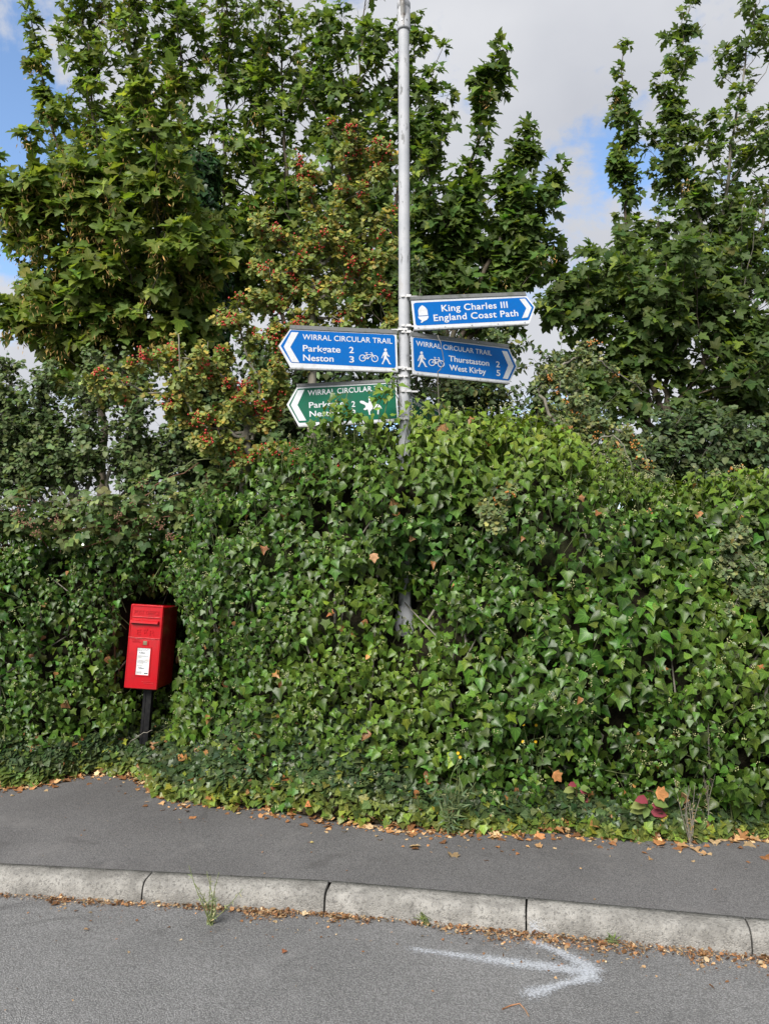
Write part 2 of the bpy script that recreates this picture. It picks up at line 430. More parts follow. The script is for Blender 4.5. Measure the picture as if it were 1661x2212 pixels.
def rdir(n): return unit(rng.normal(0, 1, (n, 3)))
def varied(base, n, v=0.22, hue=0.12):
    c = np.tile(np.array(base, float), (n, 1)) * np.exp(rng.normal(0, v, (n, 1)))
    c *= np.exp(rng.normal(0, hue, (n, 3)) * np.array([1, .35, .8])); return np.clip(c, 0.003, 0.8)
ICO = None
OCT = (np.array([(1, 0, 0), (-1, 0, 0), (0, 1, 0), (0, -1, 0), (0, 0, 1), (0, 0, -1)], float), np.array([(0, 2, 4), (2, 1, 4), (1, 3, 4), (3, 0, 4), (2, 0, 5), (1, 2, 5), (3, 1, 5), (0, 3, 5)]))
def balls(name, pts, radii, mat, parent, kind='stuff'):
    """many small berries or buds"""
    global ICO
    if ICO is None:
        bm = bmesh.new(); bmesh.ops.create_icosphere(bm, subdivisions=1, radius=1)
        ICO = (np.array([v.co[:] for v in bm.verts]), np.array([[v.index for v in f.verts] for f in bm.faces])); bm.free()
    P, F = OCT if name == 'buds' else ICO; pts = np.asarray(pts); m = len(pts); radii = np.broadcast_to(radii, m)
    V = P[None] * radii[:, None, None] * np.array([1, 1, 1.1]) + (pts - np.array(parent.location))[:, None]
    Fa = (F[None] + (np.arange(m) * len(P))[:, None, None]).reshape(-1, 3)
    o = link(name, np_mesh(name, V.reshape(-1, 3), Fa), mat, parent); o['kind'] = kind; return o

def wavy(X, Z, seed, scale):
    """cheap smooth noise, about -1..1"""
    r = np.random.default_rng(seed); s = 0
    for k in range(7):
        a = r.uniform(0, 2 * np.pi); f = scale * r.uniform(.6, 1.7)
        s = s + np.sin((X * np.cos(a) + Z * np.sin(a)) * f + r.uniform(0, 6.3))
    return s / 3.0
# ================================================================== the ground
def sheet(name, pts, mat, z=None, kind='structure', sub=0):
    bm = bmesh.new(); vs = [bm.verts.new(tuple(p) if z is None else (p[0], p[1], z)) for p in pts]
    f = bm.faces.new(vs)
    bm.normal_update()
    if f.normal.z < 0: f.normal_flip()
    me = bpy.data.meshes.new(name); bm.to_mesh(me); bm.free()
    o = link(name, me, mat); 
    if kind: o['kind'] = kind
    return o
P18 = 1 / 1.08368                        # photograph pixels (1800 wide) to the 1661-wide units used here
PZ = 0.100                               # pavement level
J = [ground_at(x * P18, y * P18, 0.0) for x, y in ((332, 2116), (759, 2141), (1232, 2186), (1761, 2239))]
d0 = (J[1] - J[0]); d1 = (J[3] - J[2])
JJ = [J[0] - d0 * k for k in (4, 3, 2, 1)] + J + [J[3] + d1 * k for k in (1, 2, 3, 4)]
def kerb_dir(i):
    a = JJ[max(0, i - 1)]; b = JJ[min(len(JJ) - 1, i + 1)]; v = (b - a); v.z = 0; return v.normalized()
back = [JJ[i] + Vector((-kerb_dir(i).y, kerb_dir(i).x, 0)) * 0.128 for i in range(len(JJ))]
sheet('ground', [(-400, -400), (400, -400), (400, 400), (-400, 400)], M['meadow'], -0.06)
def strip(name, A, B, mat, z):
    V = [(p[0], p[1], z) for p in A] + [(p[0], p[1], z) for p in B]; n = len(A)
    o = link(name, np_mesh(name, V, [(i, i + 1, n + i + 1, n + i) for i in range(n - 1)], False), mat); o['kind'] = 'structure'; return o
KL = [JJ[0] - d0 * 40] + JJ + [JJ[-1] + d1 * 40]; BL = [back[0] - d0 * 40] + back + [back[-1] + d1 * 40]
road = strip('road', [(p.x, p.y - 12) for p in KL], [(p.x, p.y + .03) for p in KL], M['road'], 0.0)
pav = strip('pavement', [(p.x, p.y - .012) for p in BL], [(p.x, p.y + 5) for p in BL], M['pavement'], PZ)

# painted arrow: three strokes of sprayed paint, a sheet just above the asphalt
def mat_spray():
    t = NT('white_spray_paint')
    lc = t.n('ShaderNodeAttribute', attribute_name='lc', attribute_type='GEOMETRY')
    sep = t.n('ShaderNodeSeparateXYZ'); t.l(lc.outputs['Vector'], sep.inputs[0])
    edge = t.step(t.math('ABSOLUTE', sep.outputs[0]), 0.0, 1.0, 1.0, 0.0)
    edge = t.math('MULTIPLY', edge, sep.outputs[1])
    v = t.voro(105); n = t.noise(260, 3, 0.6); n2 = t.noise(12, 4, 0.6)
    grain = t.math('ADD', t.step(v, 0.1, 0.75, 0.22, -0.30), t.math('MULTIPLY_ADD', n, 0.5, -0.25))
    a = t.math('ADD', t.math('ADD', edge, grain), t.math('MULTIPLY_ADD', n2, 0.5, -0.25))
    a = t.step(a, 0.05, 1.10, 0, 0.64)
    b = t.bsdf((0.55, 0.585, 0.64), 0.7, 0, 0.3)
    tr = t.n('ShaderNodeBsdfTransparent'); mx = t.n('ShaderNodeMixShader')
    t.l(a, mx.inputs[0]); t.l(tr.outputs[0], mx.inputs[1]); t.l(b, mx.inputs[2])
    return t.done(mx.outputs[0])
M['spray'] = mat_spray()
def ribbon(strokes):
    V = []; F = []; Lc = []
    for pts, w, z, dens in strokes:
        P = spline(pts, 8); n0 = len(V)
        for i, p in enumerate(P):
            a = P[max(0, i - 1)]; b = P[min(len(P) - 1, i + 1)]; d = (b - a); d.z = 0; d.normalize(); s = Vector((-d.y, d.x, 0))
            u = i / (len(P) - 1); ww = w * (0.75 + 0.25 * math.sin(u * 7 + z * 4000))
            e = min(1, u * 9, (1 - u) * 7 + 0.35) * (dens[0] * (1 - u) + dens[1] * u)
            for k in (-1, -.5, 0, .5, 1):
                V.append((p.x + s.x * ww * k, p.y + s.y * ww * k, z)); Lc.append((k, e, 0))
            if i:
                for k in range(4):
                    q = n0 + (i - 1) * 5 + k; F.append((q, q + 5, q + 6, q + 1))
    return np_mesh('painted_arrow', V, F, True, {'lc': ('FLOAT_VECTOR', Lc)})
def g8(zx, zy): return ground_at((900 + zx * .5418) * P18, (1750 + zy * .5418) * P18, 0.0)
arrow = link('painted_arrow', ribbon([
    ([g8(60, 868), g8(200, 885), g8(400, 912), g8(620, 940), g8(800, 963), g8(905, 980)], 0.085, 0.004, (0.7, 1.0)),
    ([g8(595, 835), g8(690, 862), g8(780, 900), g8(860, 945), g8(925, 990)], 0.10, 0.0052, (0.7, 1.05)),
    ([g8(930, 982), g8(850, 1005), g8(740, 1037), g8(590, 1085)], 0.09, 0.0064, (1.05, 0.85))]), M['spray'], road)
arrow['label'] = 'white sprayed arrow pointing along the road towards the longer signs'

# kerb: a dark bed with stones laid on it, each with its own worn edges
kerb_bed = sheet('kerb', [(JJ[0].x, JJ[0].y + .012)] + [(p.x, p.y + .012) for p in JJ[1:]] + [(p.x, p.y - .004) for p in reversed(back)], M['joint'], 0.05)
def kerb_stone(i):
    a, b = JJ[i], JJ[i + 1]; d = (b - a); L = d.length; d.normalize(); s = Vector((-d.y, d.x, 0))
    prof = [(0.0, -0.05), (0.002, 0.025), (0.005, 0.052), (0.011, 0.074), (0.022, 0.089), (0.040, 0.097), (0.085, 0.1015), (0.127, 0.1035), (0.127, -0.05)]
    n = 22; V = []; F = []; m = len(prof)
    gap0 = 0.0025 + 0.003 * random.random(); gap1 = 0.0025 + 0.003 * random.random()
    r = np.random.default_rng(40 + i)
    for k in range(n + 1):
        t = gap0 + (L - gap0 - gap1) * (0.5 - 0.5 * math.cos(math.pi * k / n)) if k not in (0, n) else (gap0 if k == 0 else L - gap1)
        end = math.exp(-min(t, L - t) / 0.012) * 0.006
        for (u, z) in prof:
            top = max(0.0, (z - 0.03) / 0.1)
            c = (0.064, 0.03)
            uu = u + (c[0] - u) * end * 4 * top * 0.5 + r.normal(0, 0.0011) * top
            zz = z - end * top + r.normal(0, 0.0011) * (z > 0) + 0.0025 * math.sin(t * 9 + i * 2) * top
            p = a + d * t + s * (uu if u < .12 else u)
            if u >= .12: zz = z
            V.append((p.x, p.y, zz))
        if k:
            for j in range(m - 1):
                q = (k - 1) * m + j; F.append((q, q + m, q + m + 1, q + 1))
    me = bpy.data.meshes.new('kerb_stone')
    me.from_pydata(V, [], F + [tuple(range(m)), tuple(reversed(range(n * m, n * m + m)))])
    me.polygons.foreach_set('use_smooth', [True] * len(F) + [False, False]); me.update()
    bm = bmesh.new(); bm.from_mesh(me); bmesh.ops.recalc_face_normals(bm, faces=bm.faces[:]); bm.to_mesh(me); bm.free()
    return link('kerb_stone', me, M['kerb'], kerb_bed)
for i in range(1, len(JJ) - 2): kerb_stone(i)
# overspray on the kerb face beside the third joint
def overspray():
    a, b = JJ[6], JJ[7]; d = (b - a).normalized(); s = Vector((-d.y, d.x, 0)); V = []; F = []; Lc = []
    for i in range(9):
        for j, (u, z) in enumerate(((-.004, .006), (-.0035, .03), (-.0005, .052), (.005, .072))):
            p = a + d * (0.012 + i * .014) + s * u; V.append((p.x, p.y, z))
            Lc.append((min(1, abs(i - 1.0) / 7), (0.75, 0.7, 0.45, 0.1)[j], 0))
    for i in range(8):
        for j in range(3): q = i * 4 + j; F.append((q, q + 4, q + 5, q + 1))
    o = link('paint_overspray', np_mesh('paint_overspray', V, F, True, {'lc': ('FLOAT_VECTOR', Lc)}), M['spray'], kerb_bed)
overspray()

# ================================================================== hedge surface (shared by the ivy plants)
EDGE = [ground_at(x * P18, y * P18, PZ) for x, y in ((0, 1847), (108, 1833), (224, 1813), (307, 1818), (361, 1856), (433, 1876), (506, 1885),
        (590, 1893), (700, 1915), (800, 1930), (921, 1942), (1084, 1950), (1300, 1957), (1517, 1967), (1734, 1962), (1800, 1962))]
EX = np.array([-9] + [p.x for p in EDGE] + [9]); EY = np.array([5.5] + [p.y for p in EDGE] + [4.25])
def edge_y(X): return np.interp(X, EX, EY)
FX = np.array([-9, -2.75, -2.35, -2.1, -2.0, -1.93, -1.60, -1.50, -1.40, -1.15, -.7, 0, .8, 1.6, 2.5, 9])
FY = np.array([5.6, 5.5, 5.6, 5.72, 5.85, 6.2, 6.2, 5.78, 5.5, 5.2, 4.98, 4.84, 4.62, 4.52, 4.50, 4.45])
FYU = np.array([5.6, 5.5, 5.6, 5.70, 5.72, 5.72, 5.70, 5.62, 5.45, 5.2, 4.98, 4.86, 4.70, 4.62, 4.60, 4.55])   # above the post box niche
TOPPX = [(0, 1195), (150, 1182), (300, 1175), (400, 1165), (450, 1135), (520, 1078), (600, 1048), (700, 1018), (800, 1005), (880, 998), (940, 992), (985, 985), (1050, 975), (1150, 962),
         (1250, 965), (1340, 990), (1400, 1035), (1450, 1078), (1550, 1105), (1650, 1095), (1800, 1075)]
_tp = []
for x, y in TOPPX:
    g = at(x * P18, y * P18, 5.3); Yc = float(np.interp(g.x, FX, FYU)) + .35; _tp.append(at(x * P18, y * P18, Yc))
ZX = np.array([-9] + [p.x for p in _tp] + [9]); ZT = np.array([2.05] + [p.z for p in _tp] + [2.35]) - .17
_fr = np.array([.0, .2, .45, .70, .85, .94, .99, 1.0, .98, .93]); _dy = np.array([.02, -.03, -.01, .02, .05, .14, .30, .55, .95, 1.35])
def hedge(X, S, disp=True):
    """S 0..1 runs up the face and over the top -> points and outward normals"""
    X = np.asarray(X, float); S = np.asarray(S, float)
    zt = np.interp(X, ZX, ZT); q = np.linspace(0, 1, len(_fr))
    warp = np.array([0, .16, .34, .52, .64, .72, .80, .88, .95, 1.0])
    fr = np.interp(S, warp, _fr); dy = np.interp(S, warp, _dy); z = PZ + fr * (zt - PZ)
    lo = np.interp(X, FX, FY); up = np.interp(X, FX, FYU)
    k = np.clip((z - 1.38) / .14, 0, 1); y = (lo * (1 - k) + up * k) + dy
    e = 1e-3; fr2 = np.interp(S + e, warp, _fr); dy2 = np.interp(S + e, warp, _dy)
    tz = (fr2 - fr) * (zt - PZ); ty = dy2 - dy; n = unit(np.stack([0 * tz, -tz, ty], -1))
    if disp:
        a = (.10 * wavy(X, z + y, 3, 4.5) + .06 * wavy(X, z + y, 5, 11) + .10 * wavy(X, z, 8, 1.6)) * np.where(S > .62, np.clip(1 - (S - .62) * 6, .25, 1), 1)
        niche = np.exp(-((X + 1.8) / .3) ** 2) * (z < 1.5); a = a * (1 - .8 * niche)
        hol = np.exp(-((X - .14) / .17) ** 2 - ((z - 1.42) / .30) ** 2) * .42      # a hollow where the column shows
        P = np.stack([X, y, z], -1) + n * (a - hol)[..., None]
    else: P = np.stack([X, y, z], -1)
    return P, n
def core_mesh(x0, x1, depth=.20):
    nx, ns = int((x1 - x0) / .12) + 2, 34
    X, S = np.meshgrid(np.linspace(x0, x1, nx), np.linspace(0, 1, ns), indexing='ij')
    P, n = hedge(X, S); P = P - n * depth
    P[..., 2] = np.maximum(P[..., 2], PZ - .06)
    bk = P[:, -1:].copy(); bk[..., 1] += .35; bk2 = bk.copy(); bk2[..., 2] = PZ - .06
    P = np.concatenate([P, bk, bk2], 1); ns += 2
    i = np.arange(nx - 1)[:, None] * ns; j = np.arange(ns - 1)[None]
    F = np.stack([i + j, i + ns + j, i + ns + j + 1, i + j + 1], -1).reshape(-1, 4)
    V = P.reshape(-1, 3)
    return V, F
def sample_hedge(n, x0, x1, s0=0, s1=1):
    """points spread evenly over the real area"""
    X = rng.uniform(x0, x1, n * 3); S = rng.uniform(s0, s1, n * 3); e = .02
    P, _ = hedge(X, S); A, _ = hedge(X + e, S); B, nn = hedge(X, S + e)
    w = np.linalg.norm(np.cross(A - P, B - P), axis=1); w = w / np.quantile(w, .93)
    k = rng.uniform(0, 1, len(w)) < np.clip(w, 0, 1); k = np.where(k)[0][:n]
    nrm = unit(np.cross(A - P, B - P)); nrm[(nrm[:, 1] > 0.3)] *= -1
    return X[k], S[k], P[k], unit(nrm[k] * .5 + nn[k])
soil_pts = [(x, edge_y(x) + .05) for x in np.linspace(-9, 9, 60)]
sheet('soil_bank', soil_pts + [(9, 16), (-9, 16)], M['soil'], PZ + .004)

def ivy_colour(P, n, young=0.0):
    c = varied((0.040, 0.088, 0.012), n, .38, .15)
    h = np.clip((P[:, 2] - 1.9) / .6, 0, 1) * np.clip((P[:, 0] + .5) / .8, 0, 1)         # the crest beyond the column is new growth
    blot = np.clip(wavy(P[:, 0], P[:, 2], 21, 2.6), 0, 1) * .5
    k = np.clip(h * 1.0 + blot + young + (rng.uniform(0, 1, n) < .03) * .7, 0, 1)[:, None] * rng.uniform(.5, 1, (n, 1))
    c = c * (1 - k) + varied((0.150, 0.225, 0.025), n, .2, .1) * k
    dry = rng.uniform(0, 1, n) < .008; c[dry] = varied((.30, .15, .055), int(dry.sum()), .25, .1)
    blue = (np.clip(wavy(P[:, 0], P[:, 2], 23, 1.7), 0, 1) * .55)[:, None]                 # older bluish leaves in patches
    return c * (1 - blue) + c * np.array([.85, .92, 1.30]) * blue
def ivy_shoots(fo, st, buds, P, nrm, size=.078, leaves=9, young=0.0, up=.55, ln=(.08, .22), yl=None):
    ok = clear_of_things(P, nrm, np.full(len(P), .12)) & clear_of_things(P, nrm, np.full(len(P), .36)); P, nrm = P[ok], nrm[ok]
    n = len(P); A = unit(nrm * .8 + np.array([0, 0, up]) + rng.normal(0, .33, (n, 3)))
    Ls = rng.uniform(*ln, n); ref = unit(np.cross(A, rdir(n))); B = np.cross(A, ref)
    az0 = rng.uniform(0, 6.28, n); vig = np.clip(1 + .22 * wavy(P[:, 0], P[:, 2], 27, 3.0), .7, 1.4) * rng.uniform(.85, 1.2, n)
    for i in range(leaves):
        f = (i + .3) / leaves; az = az0 + i * 2.4 + rng.normal(0, .3, n)
        radial = ref * np.cos(az)[:, None] + B * np.sin(az)[:, None]
        pl = (.06 - .035 * f) * rng.uniform(.7, 1.3, n)
        pdir = unit(radial * (.95 - .25 * f) + A * (.25 + .5 * f))
        base = P + A * (Ls * (f * .95))[:, None] + pdir * pl[:, None]
        droop = np.array([0, 0, -1.0])
        tip = unit(radial * .75 + A * (.15 - .25 * (1 - f)) + droop * (.75 - .35 * f) + rng.normal(0, .25, (n, 3)))
        nm = unit(A * .8 + nrm * .35 + np.array([0, -.25, .45]) + rng.normal(0, .22, (n, 3)))
        sz = size * (1.22 - .6 * f) * rng.uniform(.62, 1.38, n) * vig * np.interp(P[:, 0], [-1.4, 0, .8], [.86, .92, 1.04])
        c = ivy_colour(base, n, (young if yl is None else yl) + (.35 * max(0, f - .7)))
        pick = rng.integers(0, 3, n)
        for q, k in enumerate(('ivy_a', 'ivy_b', 'ivy_c')):
            s = pick == q; fo.add(k, base[s], tip[s], nm[s], sz[s], c[s])
    for k in range(n):
        e = P[k] + A[k] * Ls[k] * 1.05
        st.add([P[k] - A[k] * .1, P[k] + A[k] * Ls[k] * .5 + rng.normal(0, .006, 3), e], .0035, .0018, 3)
        if rng.uniform() < .5:
            m = rng.integers(3, 9); buds.append(e + rng.normal(0, .007, (m, 3)) + A[k] * rng.uniform(0, .018, (m, 1)))
def ivy_flat(fo, n, x0, x1, s0, s1, depth=.06, size=.075, kind=('ivy_a', 'ivy_b', 'ivy_c'), young=0.0):
    X, S, P, nm = sample_hedge(n, x0, x1, s0, s1); n = len(P)
    P = P - nm * rng.uniform(.02, depth + .05, (n, 1))
    N = unit(nm + np.array([0, 0, .45]) + rng.normal(0, .38, (n, 3))); tip = unit(np.array([0, 0, -.9]) + nm * .35 + rng.normal(0, .5, (n, 3)))
    c = ivy_colour(P, n, young); pick = rng.integers(0, len(kind), n); sz = size * rng.uniform(.6, 1.3, n)
    for q, k in enumerate(kind):
        s = pick == q; fo.add(k, P[s], tip[s], N[s], sz[s], c[s])
BOXP = at(331 * P18, 1520 * P18, 5.72)
def clear_of_things(P, tip, size):
    """nothing grows over the post box, the openings on the column, or through the signs"""
    C = P + unit(tip) * size[:, None] * .5; p = pix(C); keep = np.ones(len(P), bool)
    keep &= ~((p[:, 0] > 262) & (p[:, 0] < 368 + np.clip((1500 - p[:, 1]) / 8, 0, 14)) & (p[:, 1] > 1300) & (p[:, 1] < 1500) & (P[:, 1] < 6.2))
    keep &= ~((p[:, 0] > 300) & (p[:, 0] < 360) & (p[:, 1] >= 1490) & (p[:, 1] < 1600) & (P[:, 1] < 6.0))
    e = ((p[:, 0] - 874) / 19) ** 2 + ((p[:, 1] - 1272) / 74) ** 2 < 1
    keep &= ~(e & (P[:, 1] < 5.4) & (rng.uniform(0, 1, len(P)) < .25))
    e = ((p[:, 0] - 875) / 15) ** 2 + ((p[:, 1] - 985) / 45) ** 2 < 1
    keep &= ~(e & (P[:, 1] < 5.4) & (rng.uniform(0, 1, len(P)) < .3))
    sg = (p[:, 0] > 600) & (p[:, 0] < 1160) & (p[:, 1] < 905) & (p[:, 1] > 620) & (P[:, 1] > 5.13) & (P[:, 1] < 5.5)
    keep &= ~sg
    keep &= ~((np.hypot(P[:, 0] - .145, P[:, 1] - 5.3) < .05))
    return keep

def ivy_hedge(x0, x1, label, dens, size, young=0.0, extra=None, low=0.0):
    root = thing('ivy_hedge', (float((x0 + x1) / 2), 5.6, PZ), label, 'hedge', 'ivy hedge behind the pavement')
    fo = Foliage(); st = Tubes(); buds = []
    area = (x1 - x0) * 3.6
    X, S, P, nm = sample_hedge(int(area * dens), x0, x1, low, .97)
    pocket = wavy(P[:, 0], P[:, 2], 71, 6.5) + .5 * wavy(P[:, 0], P[:, 2], 73, 13); ok = (pocket < 1.05) | (P[:, 2] > 2.2) | (rng.uniform(0, 1, len(P)) < .25)     # thin places where the hedge opens
    P, nm = P[ok], nm[ok]
    ivy_shoots(fo, st, buds, P, nm, size, 9, young)
    ivy_flat(fo, int(area * dens * 4), x0, x1, low, 1, .14, size * 1.05)
    if extra: extra(fo, st, buds)
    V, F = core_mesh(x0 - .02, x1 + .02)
    link('dark_core', np_mesh('dark_core', V - np.array(root.location), F), M['core'], root)  # solid core added behind the leaves to block light and blacken the gaps
    # bare woody stems inside, seen in the openings
    wood = Tubes()
    for k in range(int((x1 - x0) * 9)):
        x = rng.uniform(x0, x1); s = rng.uniform(.0, .5); p, n = hedge(np.array([x, x + rng.normal(0, .1), x + rng.normal(0, .2)]), np.clip(np.array([s, s + .1, s + .22]), 0, 1))
        wood.add(p - n * rng.uniform(.04, .16), .009, .004, 5)
    wood.build('woody_stems', M['bark_grey'], root, root.location)['kind'] = 'stuff'
    fo.build(root, M['ivy'], 'ivy_leaf', 'foliage', 300, clear_of_things)
    st.build('shoots', M['stem_green'], root, root.location)['kind'] = 'stuff'
    if buds: balls('buds', np.concatenate(buds), .0042, M['bud'], root)
    return root
def sprigs_over_sign(fo, st, buds):
    """shoots that climb in front of the green sign and up the column"""
    spots = [(716, 890, 5.0), (735, 878, 5.02), (752, 893, 5.0), (770, 898, 5.0), (722, 862, 5.03), (690, 912, 5.0), (675, 930, 5.0),
             (815, 905, 5.0), (835, 830, 5.05), (846, 812, 5.05), (852, 838, 5.04), (826, 845, 5.05), (806, 858, 5.04), (845, 905, 5.02), (885, 895, 5.05), (740, 905, 5.0), (765, 910, 5), (790, 912, 5), (715, 912, 5), (900, 868, 5.1), (932, 885, 5.08), (950, 872, 5.1), (915, 905, 5.05), (945, 910, 5.05), (892, 925, 5.0), (970, 890, 5.05)]
    P = np.array([at(x, y + 14, Y)[:] for x, y, Y in spots]); n = np.tile([0, -.6, .35], (len(P), 1))
    ivy_shoots(fo, st, buds, P, n, .066, 6, .30, .7, (.05, .1))
    for x in (835, 745, 715):
        st.add(spline([at(x + 6, 960, 5.1), at(x - 4, 900, 5.02), at(x + 5, 850, 5.02), at(x, 815 if x == 835 else 850, 5.05)], 4), .0035, .002, 4)
ivy_hedge(-4.4, -1.78, 'ivy hedge on the post box side of the niche, brambles along its top', 108, .051)
ivy_hedge(-1.78, 1.45, 'tall ivy hedge wrapped round the lamp column, highest of the three', 124, .0535, 0, sprigs_over_sign)
ivy_hedge(1.45, 4.4, 'lower ivy hedge with grey-green hawthorn sprays hanging over it', 126, .0535, .05)

# creeping ivy at the foot of the hedge, spilling on to the pavement
def ground_cover():
    root = thing('ivy_ground_cover', (0, 4.8, PZ), 'small-leaved creeping ivy spilling over the pavement edge', 'ground cover'); root['kind'] = 'stuff'
    fo = Foliage(); n = 19000
    X = rng.uniform(-4.4, 4.4, n); t = rng.beta(1.1, 1.25, n)
    y0 = edge_y(X) + .05 * wavy(X, X * 0, 31, 9) + .02 * wavy(X, X * 0, 33, 40)
    y1 = np.interp(X, FX, np.minimum(FY, 6.1)) + .06
    Y = y0 + (y1 - y0) * t
    rise = np.interp(X, [-4, -2.2, -1.9, -1.5, -1.2, -.8, 0, .35, .7, 4], [.25, .22, .22, .22, .34, .50, .48, .22, .12, .14])
    hz = rise * np.clip(t * 1.25, 0, 1) ** .75 * (1 + .25 * wavy(X, Y, 35, 7))
    Z = PZ + .012 + np.maximum(hz, 0) + rng.uniform(-.02, .035, n)
    P = np.stack([X, Y, Z], 1)
    N = unit(np.array([0, -.55, .7]) + rng.normal(0, .33, (n, 3))); tip = unit(np.array([0, -.55, -.35]) + rng.normal(0, .6, (n, 3)))
    fringe = np.clip(1 - t * 4.5, 0, 1); yel = np.clip(fringe * .9 + (rng.uniform(0, 1, n) < .10) * .8, 0, 1)[:, None] * rng.uniform(.3, 1, (n, 1))
    c = varied((.048, .080, .032), n, .28, .12); c = c * (1 - yel) + varied((.20, .25, .035), n, .25, .14) * yel
    dead = rng.uniform(0, 1, n) < .02; c[dead] = varied((.30, .15, .06), int(dead.sum()), .3, .1)
    sz = .046 * rng.uniform(.55, 1.35, n)
    s = rng.uniform(0, 1, n) < .75
    fo.add('ivy_s', P[s], tip[s], N[s], sz[s], c[s]); fo.add('ivy_b', P[~s], tip[~s], N[~s], sz[~s], c[~s])
    fo.build(root, M['ivy'], 'ivy_leaf', 'foliage', 300, lambda p, tp, s: ~((np.abs(p[:, 0] - BOXP.x) < .06) & (np.abs(p[:, 1] - 5.9) < .06)))
    # soil mound under it
    xs = np.linspace(-4.4, 4.4, 120); ts = np.linspace(0, 1, 8); V = []; F = []
    for x in xs:
        ya = edge_y(x) + .06; yb = np.interp(x, FX, np.minimum(FY, 6.1)) + .3; rr = np.interp(x, [-4, -2.2, -1.9, -1.5, -1.2, -.8, 0, .35, .7, 4], [.25, .22, .22, .22, .34, .50, .48, .22, .12, .14])
        for q in ts: V.append((x, ya + (yb - ya) * q - 4.8 + 0, rr * min(1, q * 1.25) ** .75 * .82 + .008))
    V = [(v[0], v[1], v[2]) for v in V]
    for i in range(len(xs) - 1):
        for j in range(7): q = i * 8 + j; F.append((q, q + 8, q + 9, q + 1))
    link('soil_mound', np_mesh('soil_mound', V, F), M['soil'], root)
ground_cover()

# ================================================================== lamp column
M['col'] = None
def mat_column():
    t = NT('grey_column_paint'); mp = t.n('ShaderNodeMapping'); mp.inputs['Scale'].default_value = (1, 1, .28); t.l(t.pos(), mp.inputs['Vector'])
    a = t.noise(38, 7, .62, mp.outputs[0]); b = t.noise(3.2, 3, .5); d = t.noise(6, 5, .6)
    c = t.mix(t.step(d, .4, .7), (.40, .41, .435), (.34, .355, .385))
    peel = t.math('MULTIPLY', t.step(a, .56, .61), t.step(b, .47, .58))
    c = t.mix(peel, c, (.16, .165, .17))
    c = t.mix(t.step(t.noise(16, 5, .6, mp.outputs[0]), .60, .72, 0, .3), c, (.30, .27, .23))
    return t.done(t.bsdf(c, .62, .0, .3, t.bump(peel, -.5, .001)))
M['col'] = mat_column()
M['steel'] = mat_paint('galvanised_steel', (.62, .62, .62), .35, (.28, .24, .2), .45, 60, metal=.75)
M['rust'] = mat_paint('rusty_arm_paint', (.36, .35, .34), .6, (.13, .07, .045), .9, 22)
def lathe(name, prof, mat, parent, seg=32, caps=True):
    V = []; F = []; m = len(prof)
    for k in range(seg):
        a = 2 * math.pi * k / seg
        for r, z in prof: V.append((r * math.cos(a), r * math.sin(a), z))
    for k in range(seg):
        for j in range(m - 1):
            q = k * m + j; p = ((k + 1) % seg) * m + j; F.append((q, p, p + 1, q + 1))
    me = np_mesh(name, V, F); o = link(name, me, mat, parent); return o
COLY = 5.30; COLX = at(873.5, 830, COLY).x
def lamp_column():
    root = thing('lamp_column', (COLX, COLY, PZ), 'tall pale grey steel lamp column rising out of the ivy', 'lamp post')
    zt = lambda y: at(873, y, COLY).z - PZ
    lathe('base', [(.069, -.05), (.069, 1.14), (.066, 1.17), (.052, 1.21), (.0425, 1.235)], M['col'], root)
    z1 = zt(66)
    lathe('shaft', [(.0415, 1.20), (.0410, 3.0), (.0395, z1)], M['col'], root)
    z2 = zt(22); z3 = zt(8)
    lathe('collar', [(.037, z1 - .004), (.0475, z1 - .006), (.0480, z1 + .01), (.0470, z2), (.044, z2 + .004), (.044, z2 + .010), (.0485, z2 + .014), (.0485, z3), (.040, z3 + .016), (.0, z3 + .02)], M['col'], root)
    t = Tubes(); q = at(869, 34, COLY - .07); q = q - root.location
    pts = [Vector((-.004, -.035, z1 + .075)), Vector((-.012, -.075, z1 + .165)), Vector((-.035, -.16, z1 + .33)), Vector((-.07, -.36, z1 + .62)), Vector((-.12, -.8, z1 + .86))]
    t.add(spline(pts, 6), .018, .017, 12); t.build('bracket_arm', M['rust'], root)
    t = Tubes(); t.add(spline([Vector((-.002, -.049, z1 + .008)), Vector((-.004, -.052, z1 + .06)), Vector((-.012, -.090, z1 + .16))], 5), .0045, .0045, 6); t.build('bracket_stay', M['rust'], root)
    for a, z in ((-1.9, .05), (-1.15, .055), (-2.6, .05)):
        bm = bmesh.new(); bmesh.ops.create_cone(bm, segments=8, radius1=.005, radius2=.004, depth=.008, cap_ends=True)
        bmesh.ops.transform(bm, matrix=Matrix.Translation((.050 * math.cos(a), .050 * math.sin(a), z1 + z)) @ Matrix.Rotation(a, 4, 'Z') @ Matrix.Rotation(math.pi / 2, 4, 'Y'), verts=bm.verts[:])
        me = bpy.data.meshes.new('bolt'); bm.to_mesh(me); bm.free(); link('bolt', me, M['steel'], root)
    # door of the base compartment
    V = []; F = []
    for i in range(9):
        a = -math.pi / 2 + (i - 4) * .17
        for z in (.45, 1.02): V.append((.0715 * math.cos(a), .0715 * math.sin(a), z))
    for i in range(8): F.append((2 * i, 2 * i + 2, 2 * i + 3, 2 * i + 1))
    link('door', np_mesh('door', V, F), M['col'], root)
lamp_column()

